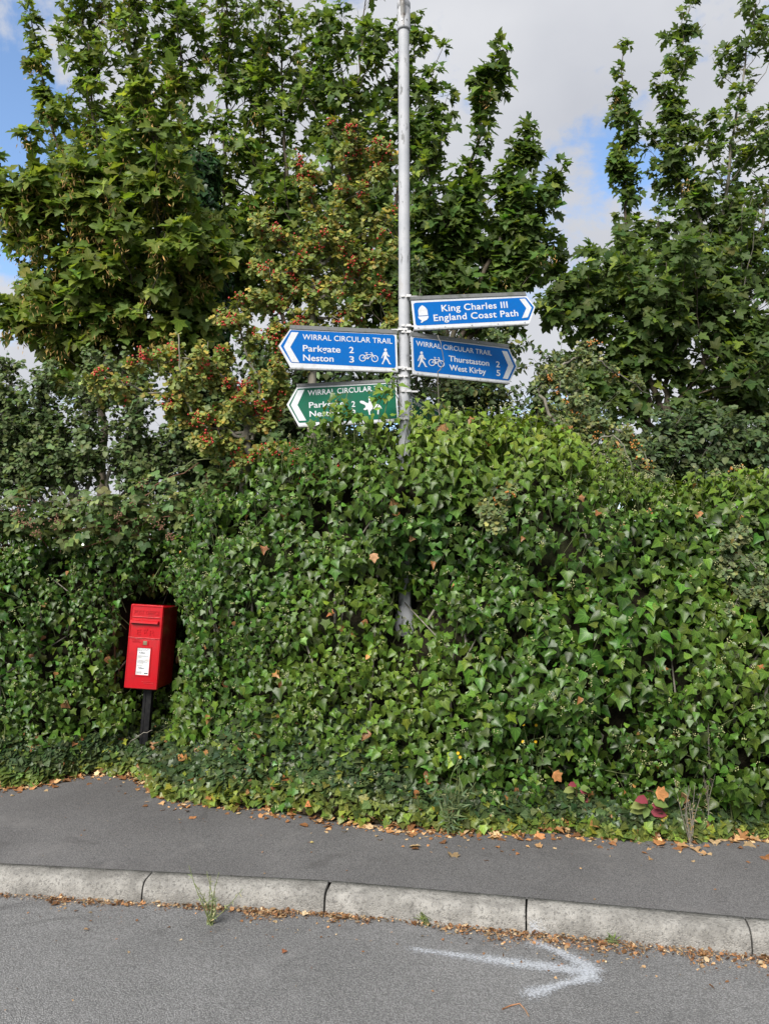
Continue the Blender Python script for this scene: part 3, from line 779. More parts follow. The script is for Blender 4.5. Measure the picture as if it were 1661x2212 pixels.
# ================================================================== signs
M['sign_white'] = mat_paint('sign_white', (.60, .62, .66), .4, (.33, .32, .28), .35, 20)
M['sign_blue'] = mat_paint('sign_blue', (.001, .115, .42), .45, (.004, .10, .34), .3, 9, spec=.12)
M['sign_green'] = mat_paint('sign_green', (.002, .105, .058), .42, (.012, .075, .045), .5, 9, spec=.2)
M['rail'] = mat_paint('sign_rail', (.16, .165, .17), .5, (.07, .085, .055), .8, 16)
M['rail_lo'] = mat_paint('sign_rail_pale', (.34, .35, .36), .5, (.14, .13, .10), .8, 20)
M['grime'] = mat_paint('grime', (.05, .045, .035), .9, amount=.4)
def curve_mesh(polys, name='symbol', extrude=.0007):
    """filled 2-D outlines (outer and inner) -> mesh in XY"""
    cu = bpy.data.curves.new(name, 'CURVE'); cu.dimensions = '2D'; cu.fill_mode = 'BOTH'; cu.extrude = extrude
    for pts in polys:
        s = cu.splines.new('POLY'); s.points.add(len(pts) - 1); s.use_cyclic_u = True
        for p, (x, y) in zip(s.points, pts): p.co = (x, y, 0, 1)
    return to_mesh(cu, name)
def to_mesh(cu, name):
    o = bpy.data.objects.new(name, cu); COL.objects.link(o)
    dg = bpy.context.evaluated_depsgraph_get(); dg.update()
    me = bpy.data.meshes.new_from_object(o.evaluated_get(dg)); bpy.data.objects.remove(o); bpy.data.curves.remove(cu)
    me.name = name; me.materials.clear(); return me
def text_mesh(s, bold=.012, spacing=1.0, name='lettering'):
    cu = bpy.data.curves.new(name, 'FONT'); cu.body = s; cu.size = 1; cu.offset = bold; cu.space_character = spacing; cu.resolution_u = 4; cu.extrude = .004
    return to_mesh(cu, name)
_H = text_mesh('H'); CAP = max(v.co.y for v in _H.vertices)
def verts_np(me):
    a = np.empty(len(me.vertices) * 3, np.float32); me.vertices.foreach_get('co', a); return a.reshape(-1, 3)
def set_np(me, V): me.vertices.foreach_set('co', np.asarray(V, np.float32).ravel()); me.update()
def plane_text(s, a, b, cap, parent, mat, y, bold=.012, spacing=1.0, name='lettering', thick=.0008):
    """letters standing on the line a-b (local x,z), facing -Y"""
    me = text_mesh(s, bold, spacing, name); V = verts_np(me); x0, x1 = V[:, 0].min(), V[:, 0].max()
    a = np.array(a); b = np.array(b); L = np.linalg.norm(b - a); e = (b - a) / L; f = np.array([-e[1], e[0]])
    q = a[None] + e[None] * ((V[:, 0] - x0) / (x1 - x0) * L)[:, None] + f[None] * (V[:, 1] / CAP * cap)[:, None]
    set_np(me, np.stack([q[:, 0], y - np.sign(V[:, 2]) * -thick * 0 + np.where(V[:, 2] > 0, -thick, 0), q[:, 1]], 1))
    return link(name, me, mat, parent)
def circle(cx, cy, r, n=24): return [(cx + r * math.cos(2 * math.pi * k / n), cy + r * math.sin(2 * math.pi * k / n)) for k in range(n)]
def bar(a, b, w):
    a = Vector(a); b = Vector(b); d = (b - a).normalized(); s = Vector((-d.y, d.x)) * w / 2; e = d * w * .35
    return [tuple(a - e + s), tuple(b + e + s), tuple(b + e - s), tuple(a - e - s)]
class Sign:
    def __init__(self, label, corners, Yl, Yr, kind_mat, thick=.03):
        """corners in the zoomed crop: left-top, left-bottom, right-top, right-bottom"""
        v = lambda q: (q[0] * .35555 + 590.6, q[1] * .35555 + 609.0)
        lt, lb, rt, rb = [v(c) for c in corners]
        A, B, C, D = at(*lt, Yl), at(*lb, Yl), at(*rt, Yr), at(*rb, Yr)
        ml, mr = (A + B) / 2, (C + D) / 2; self.L = (mr - ml).length; ex = (mr - ml).normalized()
        self.H = ((A - B).length + (C - D).length) / 2
        upv = ((A - B) + (C - D)).normalized(); ez = (upv - ex * upv.dot(ex)).normalized(); ey = ez.cross(ex)
        org = ml - ez * self.H / 2
        self.root = thing('direction_sign', org, label, 'sign')
        self.root.rotation_euler = Matrix((ex, ey, ez)).transposed().to_euler(); self.M = Matrix((ex, ey, ez)).transposed(); self.org = org
        src = np.array([corners[0], corners[1], corners[2], corners[3]], float); dst = np.array([(0, self.H), (0, 0), (self.L, self.H), (self.L, 0)])
        R = []
        for (x, y), (u, w) in zip(src, dst):
            R += [[x, y, 1, 0, 0, 0, -u * x, -u * y], [0, 0, 0, x, y, 1, -w * x, -w * y]]
        h = np.linalg.solve(np.array(R), dst.ravel()); self.h = np.append(h, 1).reshape(3, 3)
        self.kind_mat = kind_mat
    def p(self, x, y):
        q = self.h @ np.array([x, y, 1.0]); return (q[0] / q[2], q[1] / q[2])
    def poly(self, name, pts, mat, y, thick=.0008, holes=()):
        me = curve_mesh([[self.p(*q) for q in pts]] + [[self.p(*q) for q in hh] for hh in holes], name); V = verts_np(me)
        set_np(me, np.stack([V[:, 0], np.where(V[:, 2] > 0, y - thick, y), V[:, 1]], 1)); return link(name, me, mat, self.root)
    def polys(self, name, lists, mat, y, thick=.0008):
        Vs = []; Fs = []; n = 0
        me = bpy.data.meshes.new(name); bm = bmesh.new()
        for k, (outer, holes) in enumerate(lists):
            m2 = curve_mesh([[self.p(*q) for q in outer]] + [[self.p(*q) for q in hh] for hh in holes], name); V = verts_np(m2)
            yy = y - .0003 * k
            set_np(m2, np.stack([V[:, 0], np.where(V[:, 2] > 0, yy - thick, yy), V[:, 1]], 1)); bm.from_mesh(m2); bpy.data.meshes.remove(m2)
        bm.to_mesh(me); bm.free(); return link(name, me, mat, self.root)
    def text(self, s, a, b, cap, bold=.014, spacing=1.0):
        A = np.array(self.p(*a)); B = np.array(self.p(*b)); C = np.array(self.p(a[0], a[1] - cap))
        return plane_text(s, A, B, np.linalg.norm(C - A), self.root, M['sign_white'], -.0016, bold, spacing)
    def slab(self, name, pts, y0, y1, mat):
        bm = bmesh.new(); q = [self.p(*c) for c in pts]
        f = [bm.verts.new((x, y0, z)) for x, z in q]; b = [bm.verts.new((x, y1, z)) for x, z in q]
        bm.faces.new(f); bm.faces.new(b[::-1])
        for i in range(len(q)): j = (i + 1) % len(q); bm.faces.new((f[j], f[i], b[i], b[j]))
        bmesh.ops.recalc_face_normals(bm, faces=bm.faces[:])
        me = bpy.data.meshes.new(name); bm.to_mesh(me); bm.free(); return link(name, me, mat, self.root)
    def screws(self, pts):
        for c in pts:
            x, z = self.p(*c); bm = bmesh.new(); bmesh.ops.create_cone(bm, segments=10, radius1=.0045, radius2=.0035, depth=.004, cap_ends=True)
            bmesh.ops.transform(bm, matrix=Matrix.Translation((x, -.004, z)) @ Matrix.Rotation(math.pi / 2, 4, 'X'), verts=bm.verts[:])
            me = bpy.data.meshes.new('screw'); bm.to_mesh(me); bm.free(); link('screw', me, M['steel'], self.root)
    def clamp(self, zy, side):
        """steel band round the column with a lug to the sign rail; zy: height in the crop"""
        z = at(873, zy * .35555 + 609.0, COLY).z; inv = self.M.transposed()
        def loc(p): return inv @ (Vector(p) - self.org)
        V = []; F = []; n = 28; prof = [(.0420, -.008), (.0440, -.008), (.0440, .008), (.0420, .008)]
        for k in range(n):
            a = 2 * math.pi * k / n
            for r, h in prof: V.append(loc((COLX + r * math.cos(a), COLY + r * math.sin(a), z + h)))
        for k in range(n):
            for j in range(4): F.append((k * 4 + j, ((k + 1) % n) * 4 + j, ((k + 1) % n) * 4 + (j + 1) % 4, k * 4 + (j + 1) % 4))
        def box(c, h):
            o = len(V); c = Vector(c)
            for sx in (-1, 1):
                for sy in (-1, 1):
                    for sz in (-1, 1): V.append(loc((c.x + sx * h[0], c.y + sy * h[1], c.z + sz * h[2])))
            F.extend([(o + a, o + b, o + c2, o + d) for a, b, c2, d in ((0, 1, 3, 2), (4, 6, 7, 5), (0, 4, 5, 1), (2, 3, 7, 6), (0, 2, 6, 4), (1, 5, 7, 3))])
        box((COLX + side * .030, COLY - .050, z), (.016, .008, .0085))
        box((COLX + side * .062, COLY - .030, z), (.032, .006, .006))
        box((COLX - side * .012, COLY - .047, z), (.010, .006, .006))
        link('clamp', np_mesh('clamp', [tuple(v) for v in V], F, False), M['steel'], self.root)
def rounded(pts, rs, n=5):
    """polygon with some corners rounded (radius per corner)"""
    out = []; m = len(pts)
    for i in range(m):
        p = Vector(pts[i]); r = rs[i]
        if r <= 0: out.append(tuple(p)); continue
        a = (Vector(pts[i - 1]) - p).normalized(); b = (Vector(pts[(i + 1) % m]) - p).normalized()
        for k in range(n + 1):
            t = k / n; out.append(tuple(p + a * r * (1 - t) ** 2 + b * r * t ** 2))
    return out
def walker(S, hx, hy, k):
    """white walking figure: head at hx, hy, k = total height in crop pixels"""
    u = k / 95.0; f = lambda pts: [(hx + x * u, hy + y * u) for x, y in pts]
    S.polys('walker_symbol', [(circle(hx, hy, 8.5 * u, 16), []),
        (f([(-7, 12), (5, 10), (11, 16), (14, 30), (26, 40), (23, 46), (8, 36), (6, 30), (7, 48), (17, 62), (26, 84), (33, 88), (31, 92), (20, 90), (8, 66), (-2, 56), (-8, 70), (-18, 88), (-14, 91), (-27, 90), (-24, 82), (-15, 66), (-11, 48), (-10, 32), (-18, 42), (-23, 54), (-28, 51), (-21, 36), (-13, 18)]), [])], M['sign_white'], -.0016)
def bicycle(S, l, r, rad_, lean=0):
    """white bicycle: wheel centres l and r"""
    ring = lambda c: (circle(c[0], c[1], rad_), [circle(c[0], c[1], rad_ * .78)])
    w = rad_ * .17; lx, ly = l; rx, ry = r; d = rx - lx; lerp = lambda fx, fy: (lx + d * fx, ly + (ry - ly) * fx - rad_ * fy)
    bb = lerp(.43, -.05); st = lerp(.33, 1.25); hd = lerp(.80, 1.35); hd2 = lerp(.84, 1.05)
    segs = [(l, bb), (l, lerp(.35, 1.05)), (bb, lerp(.31, 1.5)), (lerp(.35, 1.05), hd2), (bb, hd2), (r, hd), (hd, lerp(.72, 1.6)), (lerp(.22, 1.55), lerp(.42, 1.55)), (lerp(.66, 1.62), lerp(.78, 1.62))]
    S.polys('bicycle_symbol', [ring(l), ring(r)] + [(bar(a, b, w), []) for a, b in segs] + [(circle(bb[0], bb[1], rad_ * .26, 14), [])], M['sign_white'], -.0016)
YS = 5.235
# --- blue coast path sign
S = Sign('blue sign with white acorn pointing the coast path way, topmost', [(845, 112), (845, 285), (1545, 80), (1545, 252)], YS, YS * 1.03, M['sign_blue'])
S.slab('panel', [(845, 112), (1545, 80), (1592, 152), (1545, 252), (845, 285)], 0, .004, M['sign_white'])
S.poly('field', rounded([(857, 128), (1541, 93), (1583, 153), (1541, 234), (857, 265)], [16, 8, 0, 8, 16]), M['sign_blue'], 0)
S.poly('chevron', [(1499, 104), (1534, 101), (1568, 157), (1537, 216), (1501, 221), (1535, 160)], M['sign_white'], -.0016)
S.slab('rail', [(842, 91), (1540, 60), (1544, 79.5), (842, 111.5)], -.006, .028, M['rail']); S.slab('rail', [(842, 285.5), (1545, 252.5), (1540, 260), (842, 294)], -.004, .028, M['rail_lo'])
S.text('King Charles III', (1020, 180), (1422, 157), 38, .016, 1.06); S.text('England Coast Path', (967, 238), (1481, 208), 38, .016, 1.06)
S.polys('acorn_symbol', [(rounded([(880, 206), (880, 172), (893, 152), (907, 143), (921, 151), (935, 170), (935, 203)], [0, 8, 8, 3, 8, 8, 0]), []),
        ([(876, 211), (938, 207), (936, 218), (925, 231), (908, 238), (893, 249), (886, 246), (895, 236), (884, 228), (877, 219)], [])], M['sign_white'], -.0016)
S.screws([(872, 108), (1030, 101), (1190, 92), (1350, 84), (1515, 74), (870, 277), (1030, 271), (1190, 262), (1350, 255), (1515, 246)])
S.clamp(100, 1); S.clamp(278, 1)
# --- blue trail sign pointing the Parkgate way
S = Sign('blue trail sign listing Parkgate and Neston, clear of leaves', [(100, 268), (100, 527), (752, 293), (752, 548)], YS / 1.035, YS, M['sign_blue'])
S.slab('panel', [(105, 287), (752, 316), (752, 543), (100, 518), (33, 388)], 0, .004, M['sign_white'])
S.poly('field', rounded([(108, 294), (740, 322), (740, 524), (106, 490), (46, 389)], [8, 16, 16, 8, 0]), M['sign_blue'], 0)
S.poly('chevron', [(112, 306), (155, 308), (103, 397), (155, 489), (110, 486), (64, 394)], M['sign_white'], -.0016)
S.slab('rail', [(105, 264), (755, 291), (755, 315.5), (105, 286.5)], -.006, .028, M['rail']); S.slab('rail', [(100, 518.5), (752, 543.5), (752, 551), (102, 528)], -.004, .028, M['rail_lo'])
S.text('WIRRAL CIRCULAR TRAIL', (178, 350), (723, 376), 32, .010, 1.04); S.text('Parkgate', (178, 421), (404, 430), 37); S.text('Neston', (178, 478), (361, 485), 37)
S.text('2', (457, 432), (485, 433), 37); S.text('3', (456, 489), (485, 490), 37)
bicycle(S, (537, 463), (612, 467), 21); walker(S, 679, 413, 92)
S.screws([(140, 276), (330, 286), (525, 296), (715, 304), (130, 522), (320, 529), (515, 538), (710, 545)])
S.clamp(300, -1); S.clamp(532, -1)
# --- blue trail sign pointing the Thurstaston way
S = Sign('blue trail sign listing Thurstaston and West Kirby with a twig across it', [(840, 308), (840, 563), (1430, 385), (1430, 620)], YS, YS * 1.085, M['sign_blue'])
S.slab('panel', [(840, 330), (1433, 402), (1480, 514), (1428, 612), (840, 556)], 0, .004, M['sign_white'])
S.poly('field', rounded([(851, 337), (1430, 409), (1471, 513), (1425, 600), (851, 540)], [16, 8, 0, 8, 16]), M['sign_blue'], 0)
S.poly('chevron', [(1389, 419), (1421, 424), (1458, 512), (1417, 590), (1388, 586), (1424, 507)], M['sign_white'], -.0016)
S.slab('rail', [(840, 306), (1430, 382), (1433, 401.5), (840, 329.5)], -.006, .028, M['rail']); S.slab('rail', [(840, 556.5), (1428, 612.5), (1426, 620), (840, 564)], -.004, .028, M['rail_lo'])
S.text('WIRRAL CIRCULAR TRAIL', (868, 388), (1326, 448), 30, .010, 1.04); S.text('Thurstaston', (1063, 481), (1308, 511), 34); S.text('West Kirby', (1065, 536), (1286, 562), 34)
S.text('2', (1350, 517), (1373, 520), 35); S.text('5', (1350, 569), (1373, 572), 35)
walker(S, 899, 431, 90); bicycle(S, (960, 490), (1015, 498), 21)
S.screws([(872, 322), (1060, 346), (1245, 370), (1410, 391), (870, 553), (1060, 571), (1250, 590)])
S.clamp(316, 1); S.clamp(540, 1)
# --- green bridleway sign, partly overgrown
S = Sign('green trail sign with a horse rider, half hidden by ivy', [(148, 625), (145, 878), (753, 590), (752, 850)], YS * 1.0, YS, M['sign_green'])
S.slab('panel', [(150, 640), (753, 605), (753, 846), (145, 872), (84, 746)], 0, .004, M['sign_white'])
S.poly('field', rounded([(154, 650), (744, 615), (744, 832), (150, 855), (97, 747)], [6, 12, 12, 6, 0]), M['sign_green'], 0)
S.poly('chevron', [(154, 660), (194, 656), (147, 748), (194, 841), (152, 843), (108, 749)], M['sign_white'], -.0016)
S.slab('rail', [(147, 623), (755, 588), (755, 604.5), (150, 639.5)], -.006, .028, M['rail']); S.slab('rail', [(145, 872.5), (753, 846.5), (753, 854), (146, 881)], -.004, .028, M['rail_lo'])
S.text('WIRRAL CIRCULAR TRAIL', (212, 691), (732, 655), 31, .010, 1.04); S.text('Parkgate', (215, 766), (428, 754), 34); S.text('Neston', (215, 819), (392, 811), 34)
S.text('2', (470, 760), (492, 759), 34); S.text('3', (470, 812), (492, 811), 34)
hr = [(528, 722), (545, 724), (560, 734), (572, 738), (578, 722), (574, 712), (580, 706), (590, 708), (594, 718), (592, 730), (602, 742), (622, 744), (636, 742), (648, 756), (655, 772), (646, 768), (638, 764), (636, 780), (632, 806), (624, 806),
      (626, 782), (616, 772), (592, 774), (580, 790), (582, 808), (574, 809), (570, 788), (566, 774), (552, 780), (540, 776), (546, 768), (556, 762), (552, 748), (538, 742), (524, 736), (520, 728)]
S.polys('horse_rider_symbol', [(hr, []), (circle(582, 702, 7, 14), [])], M['sign_white'], -.0016)
S.screws([(165, 630), (340, 620), (530, 608), (715, 597), (165, 873), (720, 849)])
S.clamp(582, -1); S.clamp(838, -1)
# --- dark green sign turned away, deep in the leaves
S = Sign('dark green sign turned away beside the column, almost swallowed by ivy', [(836, 672), (836, 912), (1040, 800), (1040, 990)], 5.36, 6.05, M['sign_green'])
S.slab('panel', [(838, 687), (1040, 812), (1040, 985), (838, 908)], 0, .004, M['sign_white'])
S.poly('field', [(845, 700), (1034, 816), (1034, 975), (845, 898)], M['sign_green'], 0)
S.text('WIRRAL CIRCULAR', (850, 737), (1030, 858), 26, .010)
S.clamp(672, 1)
S.slab('rail', [(838, 672), (1040, 798), (1040, 811.5), (838, 686.5)], -.006, .02, M['rail'])

# ================================================================== post box
M['red'] = mat_paint('post_box_red', (.44, .003, .009), .32, (.24, .006, .008), .45, 16, coat=.25, spec=.35)
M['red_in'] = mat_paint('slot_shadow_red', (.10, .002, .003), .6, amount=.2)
M['black'] = mat_paint('black_post_paint', (.005, .005, .006), .42, (.02, .018, .015), .3, 30, spec=.25)
M['label'] = mat_paint('label_white', (.66, .68, .70), .35, (.42, .34, .22), .45, 26)
M['ink'] = mat_paint('label_ink', (.03, .035, .05), .6, amount=.0)
M['brass'] = mat_paint('lock_brass', (.22, .18, .11), .5, (.12, .10, .07), .6, 60, metal=.4)
def bevel_box(name, x0, x1, y0, y1, z0, z1, r, mat, parent, seg=3):
    bm = bmesh.new(); bmesh.ops.create_cube(bm, size=1)
    for v in bm.verts: v.co = ((x0 + x1) / 2 + v.co.x * (x1 - x0), (y0 + y1) / 2 + v.co.y * (y1 - y0), (z0 + z1) / 2 + v.co.z * (z1 - z0))
    if r > 0: bmesh.ops.bevel(bm, geom=bm.edges[:], offset=r, segments=seg, profile=.6, affect='EDGES')
    me = bpy.data.meshes.new(name); bm.to_mesh(me); bm.free(); me.polygons.foreach_set('use_smooth', [r > 0] * len(me.polygons))
    return link(name, me, mat, parent)
def post_box():
    W, H, D = .252, .625, .345
    bl = at(291.5 * P18, 1612 * P18, 5.72); br = at(361.5 * P18, 1620 * P18, 5.72)
    root = thing('post_box', (BOXP.x + .004, 5.72, bl.z - .004), 'red pillar-mounted post box on a black post in the ivy niche', 'post box')
    root.rotation_euler = (rad(-1.0), rad(3.4), rad(-3.0))
    w = W / 2
    bevel_box('body', -w + .004, w - .004, .012, D, .006, H - .012, .016, M['red'], root)
    f = bevel_box('front_casting', -w, w, -.010, .016, 0, H, .014, M['red'], root, 4)
    # raised rim of the front
    def frame(name, x0, x1, z0, z1, t, y0, y1, r, parent=root, mat=M['red']):
        bm = bmesh.new()
        for a in ((x0, x0 + t, z0, z1), (x1 - t, x1, z0, z1), (x0 + t, x1 - t, z0, z0 + t), (x0 + t, x1 - t, z1 - t, z1)):
            m = bmesh.ops.create_cube(bm, size=1)
            for v in m['verts']: v.co = ((a[0] + a[1]) / 2 + v.co.x * (a[1] - a[0]), (y0 + y1) / 2 + v.co.y * (y1 - y0), (a[2] + a[3]) / 2 + v.co.z * (a[3] - a[2]))
        bmesh.ops.bevel(bm, geom=bm.edges[:], offset=r, segments=2, affect='EDGES')
        me = bpy.data.meshes.new(name); bm.to_mesh(me); bm.free(); return link(name, me, mat, parent)
    zz = lambda v: H * (1 - v)
    xx = lambda u: (u - .5) * W
    frame('rim', -w + .004, w - .004, .006, H - .006, .010, -.0145, -.009, .002)
    bevel_box('ridge', xx(.07), xx(.93), -.0165, -.009, zz(.155), zz(.145), .002, M['red'], root)
    plane_text('POST OFFICE', (xx(.13), zz(.118)), (xx(.88), zz(.118)), .030, root, M['red'], -.0102, .008, 1.1, 'raised_lettering', .003)
    # slot: plate with the opening's shade in its colour, under a projecting hood
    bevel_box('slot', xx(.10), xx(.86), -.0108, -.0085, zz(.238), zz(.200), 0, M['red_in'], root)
    V = []; F = []; hp = [(-.009, .180), (-.030, .196), (-.037, .210), (-.038, .222), (-.033, .224), (-.030, .212), (-.009, .203)]
    xs = [.045, .06, .5, .885, .90]
    for i, u in enumerate(xs):
        sc = .45 if i in (0, len(xs) - 1) else 1
        for y, v in hp: V.append((xx(u), -.009 + (y + .009) * sc, zz(v)))
    m = len(hp)
    for i in range(len(xs) - 1):
        for j in range(m): F.append((i * m + j, (i + 1) * m + j, (i + 1) * m + (j + 1) % m, i * m + (j + 1) % m))
    me = bpy.data.meshes.new('slot_hood'); me.from_pydata(V, [], F + [tuple(range(m))[::-1], tuple(range((len(xs) - 1) * m, len(xs) * m))]); me.update()
    link('slot_hood', me, M['red'], root)
    # royal cypher in relief
    plane_text('E', (xx(.24), zz(.362)), (xx(.37), zz(.362)), .040, root, M['red'], -.0102, .002, 1, 'cypher_letter', .0035)
    plane_text('II', (xx(.475), zz(.345)), (xx(.535), zz(.345)), .018, root, M['red'], -.0102, .0, 1, 'cypher_letter', .003)
    plane_text('R', (xx(.63), zz(.362)), (xx(.79), zz(.362)), .040, root, M['red'], -.0102, .002, 1, 'cypher_letter', .0035)
    cr = [(-.014, 0), (.014, 0), (.0155, .004), (.019, .013), (.013, .018), (.006, .014), (.002, .018), (.002, .023), (-.002, .023), (-.002, .018), (-.006, .014), (-.013, .018), (-.019, .013), (-.0155, .004)]
    me = curve_mesh([[(x + xx(.507), z + zz(.306)) for x, z in cr]], 'crown_relief'); V = verts_np(me)
    set_np(me, np.stack([V[:, 0], np.where(V[:, 2] > 0, -.0135, -.0102), V[:, 1]], 1)); link('crown_relief', me, M['red'], root)
    # door with seam, lock and notice
    door = bevel_box('door', -w + .013, w - .013, -.0135, -.0095, .012, zz(.405), .002, M['red'], root)
    bevel_box('seam', -w + .004, w - .004, -.0185, -.009, zz(.402), zz(.392), .002, M['red'], root)
    lk = bevel_box('lock_surround', xx(.44), xx(.64), -.0165, -.0130, zz(.485), zz(.422), .001, M['red'], door)
    bevel_box('lock', xx(.475), xx(.595), -.0185, -.0162, zz(.477), zz(.430), .002, M['brass'], door)
    plane_text('NEXT', (xx(.14), zz(.430)), (xx(.36), zz(.430)), .0095, door, M['red'], -.0137, 0, 1, 'raised_lettering', .002)
    plane_text('COLLECTION', (xx(.14), zz(.452)), (xx(.40), zz(.452)), .0095, door, M['red'], -.0137, 0, 1, 'raised_lettering', .002)
    frame('notice_frame', xx(.29), xx(.745), zz(.845), zz(.500), .009, -.0185, -.0130, .0015, door)
    bevel_box('notice', xx(.325), xx(.71), -.0150, -.0132, zz(.830), zz(.512), 0, M['label'], door)
    X0, X1 = xx(.35), xx(.69)
    def ln(s, v, cap, u1, bold=.01, u0=0): plane_text(s, (X0 + (X1 - X0) * u0, zz(v)), (X0 + (X1 - X0) * u1, zz(v)), cap, door, M['ink'], -.0151, bold, 1, 'print', .0002)
    ln('Last collection time', .531, .0052, .98); ln('Monday to Friday', .547, .0056, .86); ln('9.00am', .580, .013, .62, .02, .10)
    ln('Saturday', .728, .0060, .44); ln('7.00am', .760, .013, .62, .02, .10)
    for v, u in ((.605, .95), (.615, .9), (.625, .35), (.662, .98), (.672, .7), (.682, .9), (.692, .55), (.795, .4), (.804, .48), (.813, .44)):
        bevel_box('print', X0, X0 + (X1 - X0) * u, -.0154, -.0149, zz(v) - .0009, zz(v) + .0009, 0, M['ink'], door)
    bevel_box('print', X0 + (X1 - X0) * .68, X1, -.0154, -.0149, zz(.815), zz(.803), 0, M['ink'], door)
    for k, (u0, u1, v) in enumerate(((.52, .88, .908), (.58, .88, .928))):
        x = xx(u0)
        while x < xx(u1):
            l = random.uniform(.004, .008); bevel_box('relief_mark', x, x + l, -.0150, -.0130, zz(v) - .003, zz(v) + .003, .0006, M['red'], door, 1); x += l + .0035
    # black channel post down to the ground
    zb = -(root.location.z - PZ) - .1
    bevel_box('post', -.006, .016, .075, .125, zb, .010, .003, M['black'], root)
    bevel_box('post_flange', .018, .060, .072, .080, zb, .010, .002, M['black'], root)
    bevel_box('post_flange', .018, .060, .118, .127, zb, .010, .002, M['black'], root)
    bevel_box('mounting_plate', -.05, .09, .05, .20, -.012, .004, .002, M['black'], root)
post_box()
# ================================================================== trees and shrubs
def poly_len(P): return sum((P[i + 1] - P[i]).length for i in range(len(P) - 1))
def sample_path(P, t):
    n = len(P) - 1; f = t * n; i = min(int(f), n - 1); return P[i].lerp(P[i + 1], f - i), (P[i + 1] - P[i]).normalized()
class Plant:
    def __init__(self, name, base, label, cat, group=None):
        self.root = thing(name, base, label, cat, group); self.fo = Foliage(); self.tw = Tubes(); self.keys = []; self.berries = []; self.nb = 0
    def limb(self, pts, r0, r1, mat, name='branch', jit=.012):
        P = spline(pts, 8, jit); t = Tubes(); t.add(P, r0, r1, 8, .05); t.build(name, mat, self.root, self.root.location); return P
    def twigs(self, P, n, r, leaf, size, col, s0=.15, per=9, up=.35, taper=.55, tpl=('syc_a', 'syc_b'), young=None, keyp=0.0, berryp=0.0, pet=.5, face=.25, spread=.8, low=0.0, whorl=0):
        """leafy twigs round a limb; r is the reach of the foliage"""
        for k in range(n):
            s = s0 + (1 - s0) * rng.uniform(0, 1)
            if whorl: s = min(1.0, (math.floor(s * whorl) + rng.normal(.5, .16)) / whorl)
            p, tg = sample_path(P, s)
            rd = Vector(rdir(1)[0]); rd = (rd - tg * rd.dot(tg)).normalized()
            L = r * (rng.uniform(.2, 1.05) + (.35 if rng.uniform() < .12 else 0)) * (1 - taper * s) if s < .97 else r * .35
            d = (rd * spread + tg * (.35 + .7 * s) + Vector((0, 0, up))).normalized()
            e = p + d * L; m = p.lerp(e, .5) + Vector((0, 0, -.04 * L + .02)) + Vector(rng.normal(0, .03 * L, 3))
            self.tw.add([p, m, e], .0014 + .005 * L, .0012, 3)
            nl = max(3, int(per * (.5 + .5 * L / max(r, .01)) * rng.uniform(.8, 1.2)))
            f = np.where(rng.uniform(0, 1, nl) < .45, rng.uniform(.85, 1.0, nl), rng.uniform(.25 if L > .15 else 0., 1, nl))
            pe = np.array(p)[None] * (1 - f)[:, None] + np.array(e)[None] * f[:, None] + (np.array(m) - (np.array(p) + np.array(e)) / 2)[None] * (4 * f * (1 - f))[:, None] * .5
            rr = rdir(nl); dd = np.array(d); rr = unit(rr - (rr @ dd)[:, None] * dd)
            sz = size * rng.uniform(.62, 1.22, nl)
            pd = unit(rr * .8 + dd * .55 + np.array([0, 0, .25])); base = pe + pd * (sz * pet)[:, None]
            tip = unit(rr * .7 + dd * .35 + np.array([0, 0, -.30]) + rng.normal(0, .3, (nl, 3)))
            nm = unit(np.array([0, -face, .62]) + pd * .45 + rng.normal(0, .32, (nl, 3)))
            c = varied(col, nl, .20, .10)
            if young is not None:
                q = (rng.uniform(0, 1, nl) < young[0])[:, None]; c = np.where(q, varied(young[1], nl, .2, .1), c)
            h = rng.integers(0, len(tpl), nl)
            for i, tn in enumerate(tpl):
                w = h == i
                if w.any(): self.fo.add(tn, base[w], tip[w], nm[w], sz[w], c[w])
            if rng.uniform() < keyp: self.keys.append(np.array(e))
            if rng.uniform() < berryp: self.berries.append(np.array(e) if rng.uniform() < .6 else np.array(m))
    def finish(self, mat, twig_mat, leaf_name='leaf', mass='foliage', parts=300, berry=None, filt=None):
        self.tw.build('twigs', twig_mat, self.root, self.root.location)['kind'] = 'stuff'
        self.fo.build(self.root, mat, leaf_name, mass, parts, filt)
        if self.keys:
            fo = Foliage()
            for e in self.keys:
                m = rng.integers(14, 30); b = e + rng.normal(0, .042, (m, 3)) + np.array([0, -.07, -.03]); b[:, 2] -= rng.uniform(0, .12, m)
                fo.add('lance', b, unit(np.array([0, 0, -1.0]) + rng.normal(0, .45, (m, 3))), rdir(m), rng.uniform(.036, .055, m), varied((.40, .27, .10), m, .25, .10))
            fo.build(self.root, M['dead'], 'key', 'seed_clusters', 0)
        if self.berries:
            B = []
            for e in self.berries:
                m = rng.integers(5, 14); B.append(e + rng.normal(0, .020, (m, 3)) + np.array([0, -.035, -.004]))
            B = np.concatenate(B); balls('berries', B, rng.uniform(.0062, .0086, len(B)), berry or M['berry'], self.root)
SY = (0.096, 0.154, 0.032); SYL = (0.165, 0.235, 0.040)
def V2(pts, Y, dY=0.0):
    n = len(pts); return [at(x, y, Y + dY * i / max(1, n - 1)) for i, (x, y) in enumerate(pts)]
